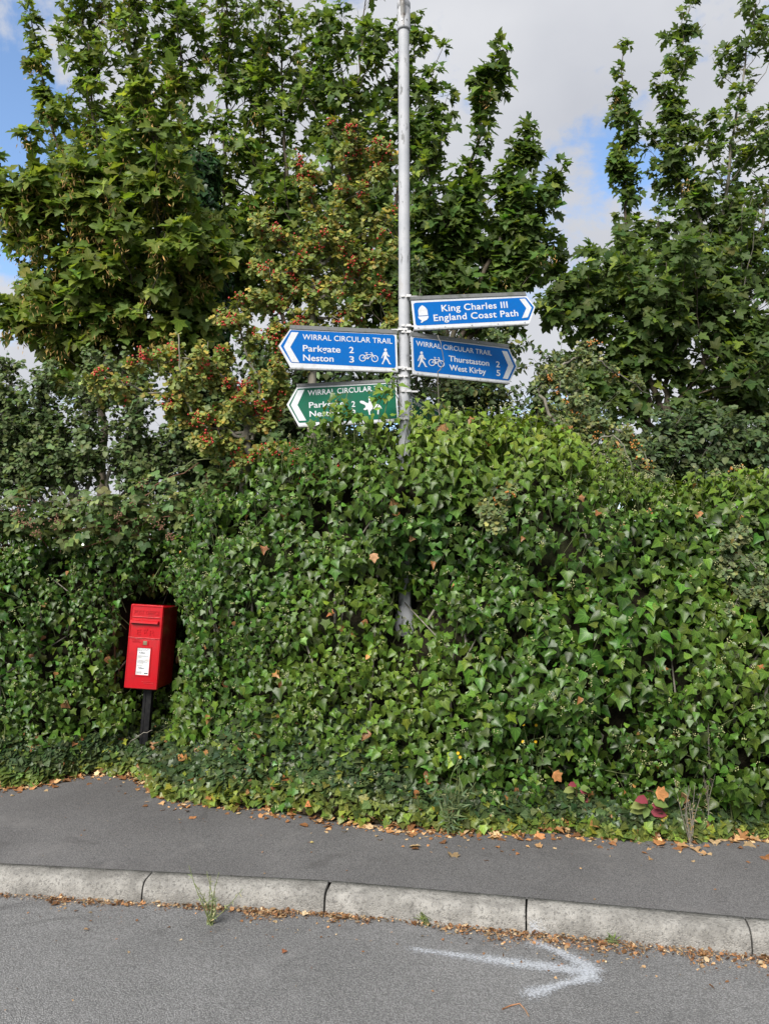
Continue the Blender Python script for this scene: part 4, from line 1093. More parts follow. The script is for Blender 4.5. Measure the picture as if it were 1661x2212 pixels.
def sycamore(Y, trunk, leaders, label, base_x, size=.15, col=SY, young=(.22, SYL), keyp=0.0, dens=1.0, bark=None, group='sycamores behind the hedge', tr=.07):
    b = at(base_x, 1250, Y); pl = Plant('sycamore_tree', (b.x, Y, PZ), label, 'tree', group); bark = bark or M['bark_dark']
    tp = [Vector((b.x, Y, PZ - .05))] + V2(trunk, Y)
    pl.limb(tp, tr, tr * .55, bark, 'trunk', .02)
    for pts, r, n, *o in leaders:
        dY = o[0] if o else 0.0
        P3 = V2(pts, Y, dY); P = pl.limb(P3, tr * .5, .006, bark, 'branch', .015)
        rm = r * Y / 1640; L = poly_len(P)
        pl.twigs(P, int(n * dens * .75), rm * .95, None, size, col, .10, 12, .5, .5, young=young, keyp=keyp * .6, face=.85, spread=.75)
        ns = max(5, int(L / .24))
        for k in range(ns):            # side branches that fork away from the leader
            s = rng.uniform(.08, .90); p, tg = sample_path(P, s); rd = Vector(rdir(1)[0]); rd.y *= .8; rd = (rd - tg * rd.dot(tg)).normalized()
            d = (rd * .95 + tg * .7 + Vector((0, 0, .25))).normalized(); bl = rm * rng.uniform(.9, 2.3) * (1 - .55 * s) * min(1.1, max(.42, (r - 25) / 70))
            B = spline([p, p + d * bl * .5 + Vector((0, 0, -.04 * bl)), p + d * bl + Vector((0, 0, .16 * bl))], 4, .012)
            pl.tw.add(B, .004 + .006 * bl, .0025, 5)
            pl.twigs(B, max(3, int(n * dens * 1.15 / ns)), rm * rng.uniform(.32, .6), None, size, col, .25, 12, .45, .35, young=young, keyp=keyp * .6, face=.85, spread=.85)
    pl.finish(M['syc'], bark, 'leaf', 'crown', 300, filt=lambda p, t, s: p[:, 2] > .3)
    return pl
# big sycamore nearest on the post box side, hung with tan seed keys
sycamore(7.4, [(300, 1000), (290, 820)], [
    ([(290, 820), (318, 640), (340, 430), (315, 215)], 120, 95, -.5), ([(290, 830), (180, 640), (90, 500), (10, 430)], 120, 100, -.2),
    ([(285, 840), (160, 700), (120, 660), (40, 560)], 95, 60, .1), ([(295, 820), (370, 700), (395, 600), (410, 520)], 95, 50, -.3),
    ([(285, 820), (230, 640), (210, 500), (170, 400)], 110, 75, -.5), ([(300, 860), (330, 760), (380, 700), (440, 690)], 90, 45, .2), ([(290, 860), (200, 800), (120, 740), (60, 700)], 85, 45, .3),
    ([(300, 760), (240, 560), (230, 420), (240, 330)], 90, 60, .4)],
    'large sycamore beyond the post box, hung with tan seed keys', 300, .122, (0.104, 0.156, 0.031), (.35, (.165, .225, .038)), .34, 1.18)
# tall sycamore stems behind it reaching the top of the picture
sycamore(9.6, [(220, 1000), (215, 760)], [
    ([(215, 760), (190, 520), (115, 280), (65, 20)], 56, 60), ([(215, 780), (215, 500), (205, 250), (165, -60)], 130, 105, -.4),
    ([(218, 780), (260, 480), (290, 200), (300, -60)], 130, 105), ([(215, 800), (120, 560), (40, 420), (-60, 330)], 45, 18)],
    'tall sycamore with slender shoots against blue sky patches', 220, .116, (0.100, 0.150, 0.033), (.28, SYL), .30, 1.12)
sycamore(9.9, [(470, 1000), (470, 760)], [
    ([(470, 760), (430, 480), (400, 230), (380, -60)], 135, 105), ([(470, 760), (480, 470), (490, 220), (490, -60)], 135, 110, -.4),
    ([(475, 780), (545, 520), (570, 280), (560, 100)], 115, 75), ([(470, 800), (500, 640), (540, 540), (560, 450)], 110, 55, -.6)],
    'sycamore standing just behind the ivy-clad trunk', 470, .115, SY, (.22, SYL), .10, 1.12)
# middle sycamores behind the hawthorn and the column
sycamore(9.4, [(640, 1000), (645, 760)], [
    ([(645, 760), (630, 480), (610, 230), (600, -50)], 110, 95), ([(645, 780), (700, 520), (720, 280), (690, 40)], 110, 85), ([(650, 790), (600, 640), (570, 560), (545, 480)], 90, 45)],
    'sycamore behind the berry-laden hawthorn', 640, .114, SY, (.2, SYL), .05, 1.1)
sycamore(9.1, [(800, 1000), (800, 760)], [
    ([(800, 760), (770, 480), (770, 250), (790, 0)], 115, 95), ([(800, 760), (850, 470), (880, 250), (895, 40)], 105, 95), ([(800, 780), (880, 600), (930, 420), (930, 190)], 85, 75),
    ([(800, 790), (840, 690), (880, 620), (910, 560)], 110, 60), ([(800, 780), (760, 650), (740, 560), (750, 470)], 110, 55)],
    'dark sycamore directly behind the lamp column', 800, .118, (0.082, 0.134, 0.032), (.15, SYL), .04)
sycamore(8.7, [(960, 1000), (960, 760)], [
    ([(960, 760), (990, 500), (1040, 260), (1080, 105)], 62, 62), ([(960, 770), (1060, 560), (1110, 420), (1145, 280)], 72, 62), ([(960, 780), (1080, 600), (1150, 470), (1218, 355)], 66, 60),
    ([(960, 760), (975, 600), (1000, 470), (1010, 380)], 105, 70), ([(965, 790), (1060, 680), (1120, 600), (1150, 520)], 90, 60), ([(955, 800), (920, 680), (930, 600), (960, 520)], 110, 70)],
    'spreading dark sycamore above the acorn sign, three tips against grey cloud', 960, .118, (0.080, 0.132, 0.032), (.12, SYL), .02, 1.1)
# sycamores on the other side of the gap of sky
sycamore(9.6, [(1400, 1000), (1395, 830)], [
    ([(1395, 830), (1365, 600), (1350, 400), (1345, 115)], 62, 95), ([(1395, 840), (1300, 720), (1240, 640), (1190, 580)], 90, 60), ([(1395, 850), (1390, 740), (1370, 650), (1340, 580)], 95, 55)],
    'slim sycamore spire standing alone beside the gap of sky', 1400, .108, (0.082, 0.132, 0.034), (.12, SYL), .01)
sycamore(9.9, [(1560, 1000), (1555, 760)], [
    ([(1555, 760), (1530, 540), (1470, 340), (1425, 180)], 75, 75), ([(1555, 760), (1490, 500), (1450, 260), (1490, 10)], 78, 80), ([(1560, 760), (1560, 500), (1590, 250), (1640, -40)], 95, 100),
    ([(1560, 780), (1620, 560), (1680, 350), (1720, 100)], 110, 85), ([(1555, 790), (1480, 650), (1440, 560), (1420, 480)], 90, 55), ([(1560, 790), (1600, 680), (1620, 580), (1600, 470)], 105, 65)],
    'tall sycamore with several upright pale stems, tallest beyond the gap of sky', 1560, .104, (0.084, 0.132, 0.037), (.12, SYL), .02, 1.05, M['bark_grey'])
sycamore(8.3, [(1450, 1050), (1440, 900)], [
    ([(1440, 900), (1380, 780), (1300, 700), (1220, 650)], 110, 75), ([(1440, 900), (1440, 780), (1420, 690), (1400, 600)], 130, 90), ([(1440, 900), (1520, 780), (1560, 690), (1560, 590)], 130, 90),
    ([(1445, 930), (1560, 850), (1640, 800), (1720, 740)], 120, 80), ([(1440, 950), (1360, 880), (1300, 840), (1250, 800)], 100, 60), ([(1445, 960), (1500, 930), (1580, 900), (1650, 880)], 95, 65)],
    'low bushy dark sycamore behind the lower ivy hedge', 1450, .112, (0.076, 0.122, 0.034), (.08, SYL), 0, 1.05)

# ivy-clad trunk: a dark column of ivy between the sycamores
def ivy_trunk():
    b = at(435, 1250, 8.5); pl = Plant('ivy_clad_trunk', (b.x, 8.5, PZ), 'tree trunk thickly clothed in dark ivy', 'tree')
    P = pl.limb([Vector((b.x, 8.5, PZ - .05))] + V2([(430, 1000), (432, 750), (428, 540), (425, 340)], 8.5), .22, .12, M['bark_dark'], 'trunk', .02)
    n = 5200; f = rng.uniform(0, 1, n); idx = f * (len(P) - 1); i0 = np.minimum(idx.astype(int), len(P) - 2); A = np.array([p[:] for p in P])
    c = A[i0] + (A[i0 + 1] - A[i0]) * (idx - i0)[:, None]; az = rng.uniform(0, 2 * np.pi, n)
    rr = (.36 - .16 * f ** 2) * (1 + .2 * np.sin(az * 3 + f * 20)) * rng.uniform(.75, 1.1, n)
    o = np.stack([np.cos(az), np.sin(az), 0 * az], 1); pos = c + o * rr[:, None]
    nm = unit(o + np.array([0, 0, .6]) + rng.normal(0, .4, (n, 3))); tip = unit(np.array([0, 0, -.8]) + o * .4 + rng.normal(0, .5, (n, 3)))
    pl.fo.add('ivy_a', pos, tip, nm, .085 * rng.uniform(.6, 1.2, n), varied((.022, .056, .018), n, .25, .12))
    pl.tw.add([P[0], P[3]], .02, .02, 5)
    pl.finish(M['ivy'], M['bark_dark'], 'ivy_leaf', 'crown', 300)
ivy_trunk()

# hawthorns
HAW = (0.175, 0.225, 0.055); HAWY = (.32, .28, .06)
def hawthorn(label, base, trunk, limbs, Y, berryp, size=.040, col=HAW, young=(.28, HAWY), berry=None, tr=.045, r_per=19, bark=None):
    pl = Plant('hawthorn_tree', (base[0], base[1], PZ), label, 'tree', 'hawthorns'); bark = bark or M['bark_grey']
    P = pl.limb([Vector((base[0], base[1], PZ - .05))] + trunk, tr, tr * .45, bark, 'trunk', .008)
    for pts, r, n, *o in limbs:
        Q = pl.limb(V2(pts, Y, o[0] if o else 0), .014, .003, bark, 'branch', .012)
        rm = r * Y / 1640
        # side branches first, then the small leafy spurs on them
        for k in range(max(3, n // 9)):
            s = rng.uniform(.12, 1); p, tg = sample_path(Q, s); d = (Vector(rdir(1)[0]) * .9 + tg * .5 + Vector((0, 0, .15))).normalized(); L = rm * rng.uniform(.45, 1.0)
            B = [p, p + d * L * .5 + Vector(rng.normal(0, .02, 3)), p + d * L + Vector((0, 0, -.04))]
            pl.tw.add(B, .0045, .002, 3)
            pl.twigs(B, max(4, int(n / max(3, n // 9) * .75)), rm * .30, None, size, col, .1, r_per, .3, .2, ('haw',), young, 0, berryp, .25, .6, 1.0)
        pl.twigs(Q, n // 3, rm * .35, None, size, col, .1, r_per, .3, .3, ('haw',), young, 0, berryp, .25, .6, 1.0)
    pl.finish(M['small'], bark, 'leaf', 'crown', 300, berry, filt=lambda p, t, s: ~((np.abs(p[:, 1] - 5.25) < .12) & (p[:, 2] > 2.2) & (p[:, 0] > -.8)))
hy = 5.75
hb = at(674, 1100, hy)
hawthorn('red-berried hawthorn with a forked pale trunk beside the lamp column', (hb.x, hy), V2([(676, 900), (675, 690), (678, 625)], hy), [
    ([(678, 630), (690, 570), (715, 490), (745, 400), (770, 320)], 105, 130), ([(678, 640), (640, 570), (610, 520), (560, 500)], 85, 85), ([(690, 570), (760, 530), (800, 490), (840, 465)], 80, 85),
    ([(700, 540), (690, 470), (665, 410), (655, 375)], 75, 65), ([(735, 440), (790, 400), (820, 350), (850, 340)], 72, 75), ([(678, 660), (720, 620), (770, 600), (820, 570)], 85, 80), ([(677, 690), (730, 680), (790, 660), (830, 640)], 80, 70),
    ([(680, 620), (640, 610), (600, 590), (570, 570)], 70, 55), ([(677, 700), (640, 680), (590, 660), (540, 650)], 75, 75), ([(745, 400), (760, 350), (765, 330), (768, 310)], 60, 45)], hy, .125, .046)
hy2 = 5.6; hb = at(520, 1100, hy2)
hawthorn('low hawthorn sprawling towards the post box with dense red berries', (hb.x, hy2), V2([(530, 1000), (540, 930)], hy2), [
    ([(540, 940), (520, 860), (470, 800), (400, 775), (280, 790)], 72, 110, -.2), ([(540, 940), (440, 915), (395, 830), (388, 730)], 62, 70), ([(535, 950), (430, 900), (330, 850), (225, 810)], 66, 95, -.2), ([(540, 940), (560, 850), (530, 740), (510, 650)], 75, 85),
    ([(540, 930), (590, 850), (600, 770), (600, 700)], 75, 75), ([(545, 950), (560, 900), (590, 870), (620, 860)], 60, 55), ([(540, 960), (500, 960), (470, 950), (440, 960)], 70, 70, -.3), ([(545, 970), (590, 980), (640, 985), (690, 990)], 62, 75, -.35), ([(560, 980), (640, 1000), (700, 1010), (735, 1000)], 45, 45, -.5),
    ([(540, 900), (480, 850), (440, 800), (450, 740)], 80, 80)], hy2, .15, .046)
hy3 = 5.55; hb = at(1230, 1150, hy3)
hawthorn('grey-green hawthorn arching out of the hedge under the Thurstaston sign', (hb.x, hy3), V2([(1225, 1050), (1225, 960)], hy3), [
    ([(1225, 960), (1160, 830), (1210, 790), (1280, 775), (1400, 850)], 55, 75, .3), ([(1225, 970), (1250, 930), (1330, 930), (1390, 1010)], 60, 75, -.1), ([(1230, 990), (1280, 980), (1350, 1000), (1400, 1040)], 62, 70), ([(1225, 960), (1240, 900), (1230, 860), (1180, 800)], 65, 60),
    ([(1225, 960), (1120, 990), (1070, 1050), (1040, 1110)], 52, 70, -1.05), ([(1230, 965), (1160, 990), (1110, 1030), (1090, 1080)], 48, 60, -1.05)], hy3, .05, .040, (.125, .165, .068), (.25, (.24, .25, .08)), M['haw_orange'])
hy4 = 5.1; hb = at(1700, 1150, hy4)
hawthorn('grey-green hawthorn spray drooping over the lower ivy hedge', (hb.x, hy4 + .1), V2([(1720, 1150), (1720, 1120)], hy4), [
    ([(1720, 1120), (1660, 1160), (1600, 1200), (1560, 1240)], 62, 95, -.62), ([(1720, 1130), (1680, 1210), (1640, 1270), (1570, 1320)], 64, 100, -.72), ([(1720, 1120), (1680, 1120), (1620, 1150), (1570, 1180)], 54, 75, -.6), ([(1720, 1140), (1700, 1200), (1680, 1240), (1640, 1300)], 58, 75, -.72),
    ([(1720, 1110), (1660, 1060), (1600, 1040), (1540, 1040)], 55, 55, .3)], hy4, .02, .038, (.120, .160, .072), (.2, (.22, .24, .09)), M['haw_orange'])

# small-leaved shrubs behind the hedge
def shrub(name, label, Y, base_x, limbs, col, size, tpl=('round',), young=(.1, (.10, .15, .04)), per=11, cat='shrub'):
    b = at(base_x, 1200, Y); pl = Plant(name, (b.x, Y, PZ), label, cat)
    pl.limb([Vector((b.x, Y, PZ - .05))] + V2([(base_x, 1100)], Y), .04, .025, M['bark_grey'], 'stem', .01)
    for pts, r, n, *o in limbs:
        Q = pl.limb(V2([(base_x, 1120)] + pts, Y, o[0] if o else 0), .02, .004, M['bark_grey'], 'branch', .02)
        pl.twigs(Q, int(n * 1.7), r * Y / 1640, None, size, col, .22, per, .3, .35, tpl, young, 0, 0, .3, .6, 1.0)
    pl.finish(M['small'], M['bark_grey'], 'leaf', 'crown', 300)
shrub('elm_shrub', 'small-leaved grey-green shrub behind the bramble-topped hedge', 6.9, 190, [
    ([(190, 1000), (200, 880), (215, 790)], 95, 170), ([(130, 1000), (100, 900), (90, 820)], 90, 140), ([(260, 1000), (290, 900), (300, 820)], 90, 150), ([(60, 1030), (20, 930), (-20, 850)], 95, 140), ([(320, 1040), (370, 970), (400, 920)], 80, 110), ([(160, 1050), (150, 990), (120, 950)], 100, 120), ([(280, 1060), (300, 1010), (320, 980)], 90, 110), ([(60, 1060), (30, 1010), (0, 960)], 100, 120), ([(90, 1000), (50, 900), (10, 800)], 85, 120), ([(120, 1050), (70, 1000), (40, 900)], 100, 110), ([(20, 1060), (-30, 1000), (-60, 900)], 110, 110)],
    (.100, .145, .052), .046)
shrub('elder_shrub', 'dim shrub between the green sign and the sycamores', 7.3, 620, [
    ([(600, 950), (580, 850), (560, 760)], 110, 130), ([(700, 950), (720, 850), (740, 760)], 120, 150), ([(640, 950), (650, 850), (650, 760)], 110, 120), ([(800, 950), (830, 850), (840, 760)], 110, 130), ([(500, 980), (470, 900), (440, 850)], 110, 120), ([(480, 1030), (440, 985), (420, 945)], 110, 110), ([(560, 1030), (555, 985), (535, 930)], 110, 110), ([(640, 1030), (660, 985), (690, 930)], 100, 90)],
    (.070, .112, .038), .066, ('oval', 'round'))
shrub('rose_shrub', 'twiggy wild rose shrub behind the acorn sign', 6.9, 980, [
    ([(960, 940), (950, 820), (930, 700)], 110, 150), ([(1040, 940), (1060, 830), (1080, 760)], 110, 150), ([(900, 950), (905, 840), (905, 560)], 45, 95), ([(1130, 960), (1170, 880), (1200, 800)], 105, 130), ([(1000, 960), (1000, 880), (1010, 840)], 120, 130), ([(1130, 1010), (1160, 960), (1190, 920)], 100, 110), ([(1220, 1010), (1250, 960), (1280, 900)], 100, 110)],
    (.078, .118, .042), .056, ('oval',), (.12, (.16, .18, .04)))
shrub('dogwood_shrub', 'dark shrub filling the gap behind the lower ivy hedge', 7.0, 1480, [
    ([(1400, 1040), (1380, 1000), (1350, 960)], 105, 120), ([(1500, 1040), (1510, 980), (1520, 930)], 110, 130), ([(1600, 1050), (1640, 980), (1660, 940)], 110, 130), ([(1300, 1050), (1270, 990), (1240, 950)], 95, 110), ([(1420, 1060), (1430, 1000), (1440, 930)], 110, 120), ([(1560, 1060), (1580, 1010), (1600, 950)], 110, 120)],
    (.072, .112, .044), .060, ('oval', 'round'))

# brambles along the top of the hedge on the post box side
def bramble():
    b = at(230, 1150, 5.7); pl = Plant('bramble_bush', (b.x, 5.75, PZ), 'bramble with three-part leaves and dry brown flower heads on the hedge top', 'bramble')
    heads = []
    for k in range(46):
        x = rng.uniform(-60, 460); y = np.interp(x, [-60, 0, 300, 380, 460], [1120, 1115, 1095, 1060, 1030]) + rng.normal(0, 16)
        a = at(x, y + 60, 5.75); d = Vector((rng.normal(0, .3), -rng.uniform(.05, .35), rng.uniform(.02, .22)))
        P = spline([a, a + d * .6 + Vector((0, 0, .07)), a + d + Vector((0, 0, .02))], 5)
        pl.tw.add(P, .005, .002, 5)
        pl.twigs(P, 8, .11, None, .080, (.095, .145, .045), .1, 3, .5, .2, ('bramble',), (.25, (.17, .22, .07)), 0, 0, .4, .55, 1.0)
        if rng.uniform() < .5: heads.append(np.array(P[-1]))
    pl.limb([Vector((b.x, 5.95, PZ - .05)), at(250, 1180, 5.9), at(300, 1080, 5.85), at(430, 1000, 5.8)], .010, .004, M['bark_red'], 'stem')
    pl.limb([at(250, 1180, 5.9), at(330, 1060, 5.7), at(410, 1000, 5.6), at(500, 985, 5.55)], .007, .003, M['stem_green'], 'stem')
    pts = [at(x, y, Y) for x, y, Y in ((40, 1108, 5.4), (60, 1130, 5.38), (120, 1125, 5.36), (85, 1150, 5.36), (345, 1135, 5.4), (310, 1050, 5.5), (370, 1160, 5.36), (255, 1115, 5.42))]
    dr = np.concatenate([np.array(p) + rng.normal(0, .022, (26, 3)) for p in pts] + [h + rng.normal(0, .014, (10, 3)) for h in heads[:14]])
    M['dryhead'] = mat_paint('dry_bramble_head', (.17, .085, .05), .8, (.26, .17, .10), .5, 60)
    balls('dry_heads', dr, .0062, M['dryhead'], pl.root)
    pl.finish(M['small'], M['bark_red'], 'leaf', 'foliage', 300)
bramble()

# ================================================================== small plants and litter
def leaf_object(tpl, mat, col, size, parent, pos, tip, nm, name='leaf'):
    P, F, Lc = T[tpl]
    me = np_mesh(name, P * size, F, True, {'col': ('FLOAT_COLOR', np.tile(np.r_[col, 1], (len(P), 1))), 'lc': ('FLOAT_VECTOR', Lc)})
    o = link(name, me, mat, parent); R = frames(np.array([tip], float), np.array([nm], float))[0]
    m = Matrix([[R[0, 0], R[0, 1], R[0, 2], pos[0]], [R[1, 0], R[1, 1], R[1, 2], pos[1]], [R[2, 0], R[2, 1], R[2, 2], pos[2]], [0, 0, 0, 1]]); o.matrix_local = m
    return o
def weed(label, base, h, spread, n_st, col, tpl='lance', lsize=.05, nleaf=14, flower=0, dry=False, lean=(0, 0)):
    root = thing('weed', base, label, 'weed'); st = Tubes(); fo = Foliage(); fl = []; B = np.array(base)
    for k in range(n_st):
        d = np.array([rng.normal(lean[0], spread), rng.normal(lean[1], spread * .6), 1.0]); L = h * rng.uniform(.55, 1.05)
        P = spline([B + rng.normal(0, .008, 3) * np.array([1, 1, 0]), B + d * L * .5 + rng.normal(0, .012, 3), B + d * L + np.array([d[0] * .05, d[1] * .05, -.02 * L])], 5)
        st.add(P, .0028, .0012, 5); A = np.array([p[:] for p in P])
        m = nleaf; f = rng.uniform(.1, 1, m); q = A[(f * (len(A) - 1)).astype(int)]; rr = rdir(m)
        fo.add(tpl, q, unit(rr + np.array([0, 0, .3])), unit(rng.normal(0, .5, (m, 3)) + np.array([0, -.3, .8])), lsize * rng.uniform(.5, 1.2, m), varied(col, m, .2, .12))
        if flower: fl.append(A[-1])
    st.build('stems', M['dead'] if False else (M['bark_grey'] if dry else M['stem_green']), root, base)['kind'] = 'stuff'
    fo.build(root, M['dead'] if dry else M['small'], 'leaf', 'leaves', 0)
    for p in fl[:flower]:
        me = bpy.data.meshes.new('flower'); bm = bmesh.new()
        for k in range(14):
            a = 2 * math.pi * k / 14; b2 = a + .3
            c = bm.verts.new((0, -.002, 0)); v1 = bm.verts.new((.008 * math.cos(a - .2), -.004, .008 * math.sin(a - .2))); v2 = bm.verts.new((.010 * math.cos(a), -.0055, .010 * math.sin(a))); v3 = bm.verts.new((.008 * math.cos(a + .2), -.004, .008 * math.sin(a + .2)))
            bm.faces.new((c, v1, v2, v3))
        bmesh.ops.create_icosphere(bm, subdivisions=1, radius=.004); bm.to_mesh(me); bm.free()
        o = link('flower', me, M['yellow'], root); o.location = Vector(p) - Vector(base)
    return root
def on_road(x, y): return ground_at(x, y, 0.0)
def on_pav(x, y): return ground_at(x, y, PZ)
k0 = on_road(455, 1998)
weed('spindly pale green weed growing from the gutter against the kerb', tuple(k0), .22, .28, 11, (.27, .30, .15), 'lance', .022, 18)
weed('ragged grey-green weed flopping on to the pavement below the column', tuple(on_pav(972, 1800)), .30, .22, 12, (.12, .17, .08), 'lance', .075, 12, lean=(.05, -.1))
weed('tall thin weed with one yellow flower in front of the ivy', tuple(on_pav(975, 1795) + Vector((.02, .06, .12))), .52, .05, 3, (.09, .14, .05), 'lance', .05, 7, 2, lean=(.06, -.08))
weed('straggly weed with small yellow flowers in a hedge gap', tuple(on_pav(1170, 1790) + Vector((0, .12, .15))), .50, .14, 6, (.08, .13, .05), 'lance', .045, 8, 5, lean=(.0, -.15))
weed('dry straw-coloured weed stalk among the fallen leaves', tuple(on_pav(1490, 1822)), .34, .14, 8, (.30, .24, .12), 'lance', .03, 12, dry=True)
weed('pale spiny weed stalk standing in the last stretch of ivy foot', tuple(on_pav(1545, 1822) + Vector((0, .08, .05))), .45, .06, 4, (.26, .24, .13), 'lance', .028, 16, dry=True)
weed('small grass tuft rooted at the foot of a kerb stone', tuple(on_road(918, 1996)), .055, .30, 16, (.13, .18, .05), 'lance', .04, 3)
weed('tiny green seedling in the gutter litter near the arrow', tuple(on_road(1320, 2036)), .03, .5, 9, (.14, .22, .06), 'lance', .03, 3)
def red_seedling(x, y, label, n, sc, rise):
    b = on_pav(x, y) + Vector((0, .03, .0)); root = thing('bramble_seedling', b, label, 'seedling'); t = Tubes()
    top = Vector((rng.normal(0, .02), -.12, rise)); P = spline([(0, 0, -.01), (.01, -.05, rise * .6), top], 5); t.add(P, .004, .002, 5); t.build('stem', M['bark_red'], root)
    for k in range(n):
        a = k * 2.4 + rng.normal(0, .2); p, _ = sample_path(P, .45 + .55 * k / n); c = [(.26, .05, .07), (.20, .24, .07), (.13, .20, .05)][k % 3]
        leaf_object('oval', M['small'], np.array(c), sc * rng.uniform(.8, 1.15), root, p + Vector((.02 * math.cos(a), -.02, .01)), (math.cos(a), -.35, .25 * math.sin(a) - .1), (0.1, -.75, .6), 'leaf')
red_seedling(1390, 1800, 'bramble seedling with red-blotched leaves beside large fallen leaves', 7, .085, .22)
red_seedling(1240, 1780, 'slender bramble seedling with purple-pink leaves below the yellow flowers', 7, .060, .26)

def flakes(name, label, P, nm, tip, size, col, tpl, parent=None):
    root = thing(name, (0, float(P[:, 1].mean()), 0), label, 'litter'); root['kind'] = 'stuff'; fo = Foliage(); pick = rng.integers(0, len(tpl), len(P))
    for i, k in enumerate(tpl):
        s = pick == i
        if s.any(): fo.add(k, P[s], tip[s], nm[s], size[s], col[s])
    fo.build(root, M['dead'], 'leaf', 'litter_flakes', 0); return root
BR = np.array([(.36, .18, .075), (.26, .12, .05), (.44, .27, .13), (.17, .085, .04), (.50, .36, .20)])
def gutter_litter():
    n = 20000; u = rng.uniform(1, len(JJ) - 2.0, n); i = u.astype(int); f = u - i
    a = np.array([p[:] for p in JJ]); p = a[i] * (1 - f)[:, None] + a[i + 1] * f[:, None]
    amt = .12 + .88 * np.clip(np.interp(u, [1, 3.2, 4.2, 5.0, 5.6, 6.0, 6.6, 7.2, 9], [.5, .35, .5, .5, .4, .9, .95, .8, .7]) + .35 * wavy(u, u * 0, 61, 9), 0, 1)
    amt = np.clip(amt * (.8 + .6 * np.clip(wavy(u, u * 0, 63, 26), -.5, 1)), .12, 1); keep = rng.uniform(0, 1, n) < amt; p = p[keep]; amt = amt[keep]; n = len(p)
    off = np.abs(rng.normal(0, .026, n)) * (.3 + 1.1 * amt) * np.interp(u[keep], [1, 5.4, 6.1, 9], [.9, .9, 1.6, 1.5]) + .003; far = rng.uniform(0, 1, n) < .04; off[far] += rng.uniform(0, .22, far.sum())
    straw = rng.uniform(0, 1, n) < .3; off[straw] *= 1.5; p[:, 1] -= off; p[:, 2] = .004 + np.maximum(0, .016 - off * .2) * rng.uniform(0, 1, n)
    nm = unit(np.array([0, 0, 1]) + rng.normal(0, .45, (n, 3))); tip = unit(rng.normal(0, 1, (n, 3)) * np.array([1, .7, .2]))
    pick = rng.uniform(0, 1, n); s = np.where(pick < .05, rng.uniform(.018, .034, n), rng.uniform(.006, .019, n))
    c = BR[rng.integers(0, 5, n)] * np.exp(rng.normal(-.1, .3, (n, 1))) * np.array([.95, 1.02, 1.15])
    flakes('gutter_litter', 'orange-brown strip of leaf and straw litter along the gutter', p, nm, tip, s, c, ('lance', 'lance', 'lance', 'dead', 'oval'))
gutter_litter()
def hedge_litter():
    n = 4600; x = rng.uniform(-4.2, 4.2, n)
    dens = np.interp(x, [-4.2, -2.6, -2.1, -1.8, -1.5, -.9, -.3, .2, .5, .9, 1.3, 1.7, 2.4, 4.2], [.9, .8, .8, .9, .8, .6, .35, 1, .9, .35, .4, .8, .8, .7])
    k = rng.uniform(0, 1, n) < dens; x = x[k]; n = len(x)
    y = edge_y(x) + rng.normal(.02, .055, n); y += np.where(rng.uniform(0, 1, n) < .08, -rng.uniform(0, .3, n), 0)
    p = np.stack([x, y, PZ + .003 + np.clip(y - edge_y(x), 0, .2) * .9 * rng.uniform(.3, 1, n)], 1)
    nm = unit(np.array([0, -.1, 1]) + rng.normal(0, .22, (n, 3))); tip = unit(rng.normal(0, 1, (n, 3)) * np.array([1, 1, .2]))
    s = np.where(rng.uniform(0, 1, n) < .2, rng.uniform(.04, .075, n), rng.uniform(.015, .035, n)); c = BR[rng.integers(0, 5, n)] * np.exp(rng.normal(.1, .25, (n, 1)))
    flakes('leaf_litter', 'dry tan leaf litter along the hedge foot', p, nm, tip, s, c, ('dead', 'dead', 'lance', 'oval'))
    # crumbs of leaf and grit scattered over pavement and road
    n = 260; x = rng.uniform(-3, 3, n); y = rng.uniform(2.1, 5.2, n); j = np.interp(x, [p.x for p in JJ], [p.y for p in JJ])
    ok = (y < edge_y(x)) & ((y < j - .02) | (y > j + .16)); x, y, j = x[ok], y[ok], j[ok]; n = len(x); z = np.where(y > j, PZ, 0) + .004
    p = np.stack([x, y, z], 1); c = BR[rng.integers(0, 5, n)] * np.exp(rng.normal(0, .3, (n, 1)))
    flakes('loose_crumbs', 'scattered crumbs of dry leaf over tarmac', p, unit(np.array([0, 0, 1]) + rng.normal(0, .25, (n, 3))), unit(rng.normal(0, 1, (n, 3)) * np.array([1, 1, .1])), rng.uniform(.005, .014, n), c, ('dead', 'lance'))
hedge_litter()
def fallen(x, y, label, size, col, z=PZ, lift=.004, tip=None, nm=None, Y=None):
    b = ground_at(x, y, z) if Y is None else at(x, y, Y)
    root = thing('fallen_leaf', b, label, 'leaf', None)
    t = tip or (rng.normal(), rng.normal() * .6, .1); n = nm or (rng.normal(0, .12), -.12, 1)
    leaf_object('dead', M['dead'], np.array(col), size, root, Vector((0, 0, lift)), t, n, 'blade')
    tb = Tubes(); d = unit(np.array(t)); tb.add([np.array([0, 0, lift]), -d * size * .3 + np.array([0, 0, lift + .004]), -d * size * .6 + np.array([0, 0, lift])], .0012, .0008, 4); tb.build('stalk', M['bark_red'], root)
TAN = (.42, .25, .12); OR = (.40, .19, .075)
fallen(1235, 1775, 'broad tan fallen leaf lying below the purple-pink seedling', .075, TAN, lift=.03)
fallen(1345, 1790, 'folded tan fallen leaf at the ivy foot between both seedlings', .06, TAN, lift=.02)
fallen(1420, 1828, 'curled orange-brown leaf on the pavement, nearest the kerb of the large ones', .075, OR)
fallen(1462, 1828, 'tan fallen leaf at the root of the dry weed', .065, TAN)
fallen(1500, 1833, 'pale fallen leaf lying beside the straw-coloured weed stalk', .065, (.46, .30, .16))
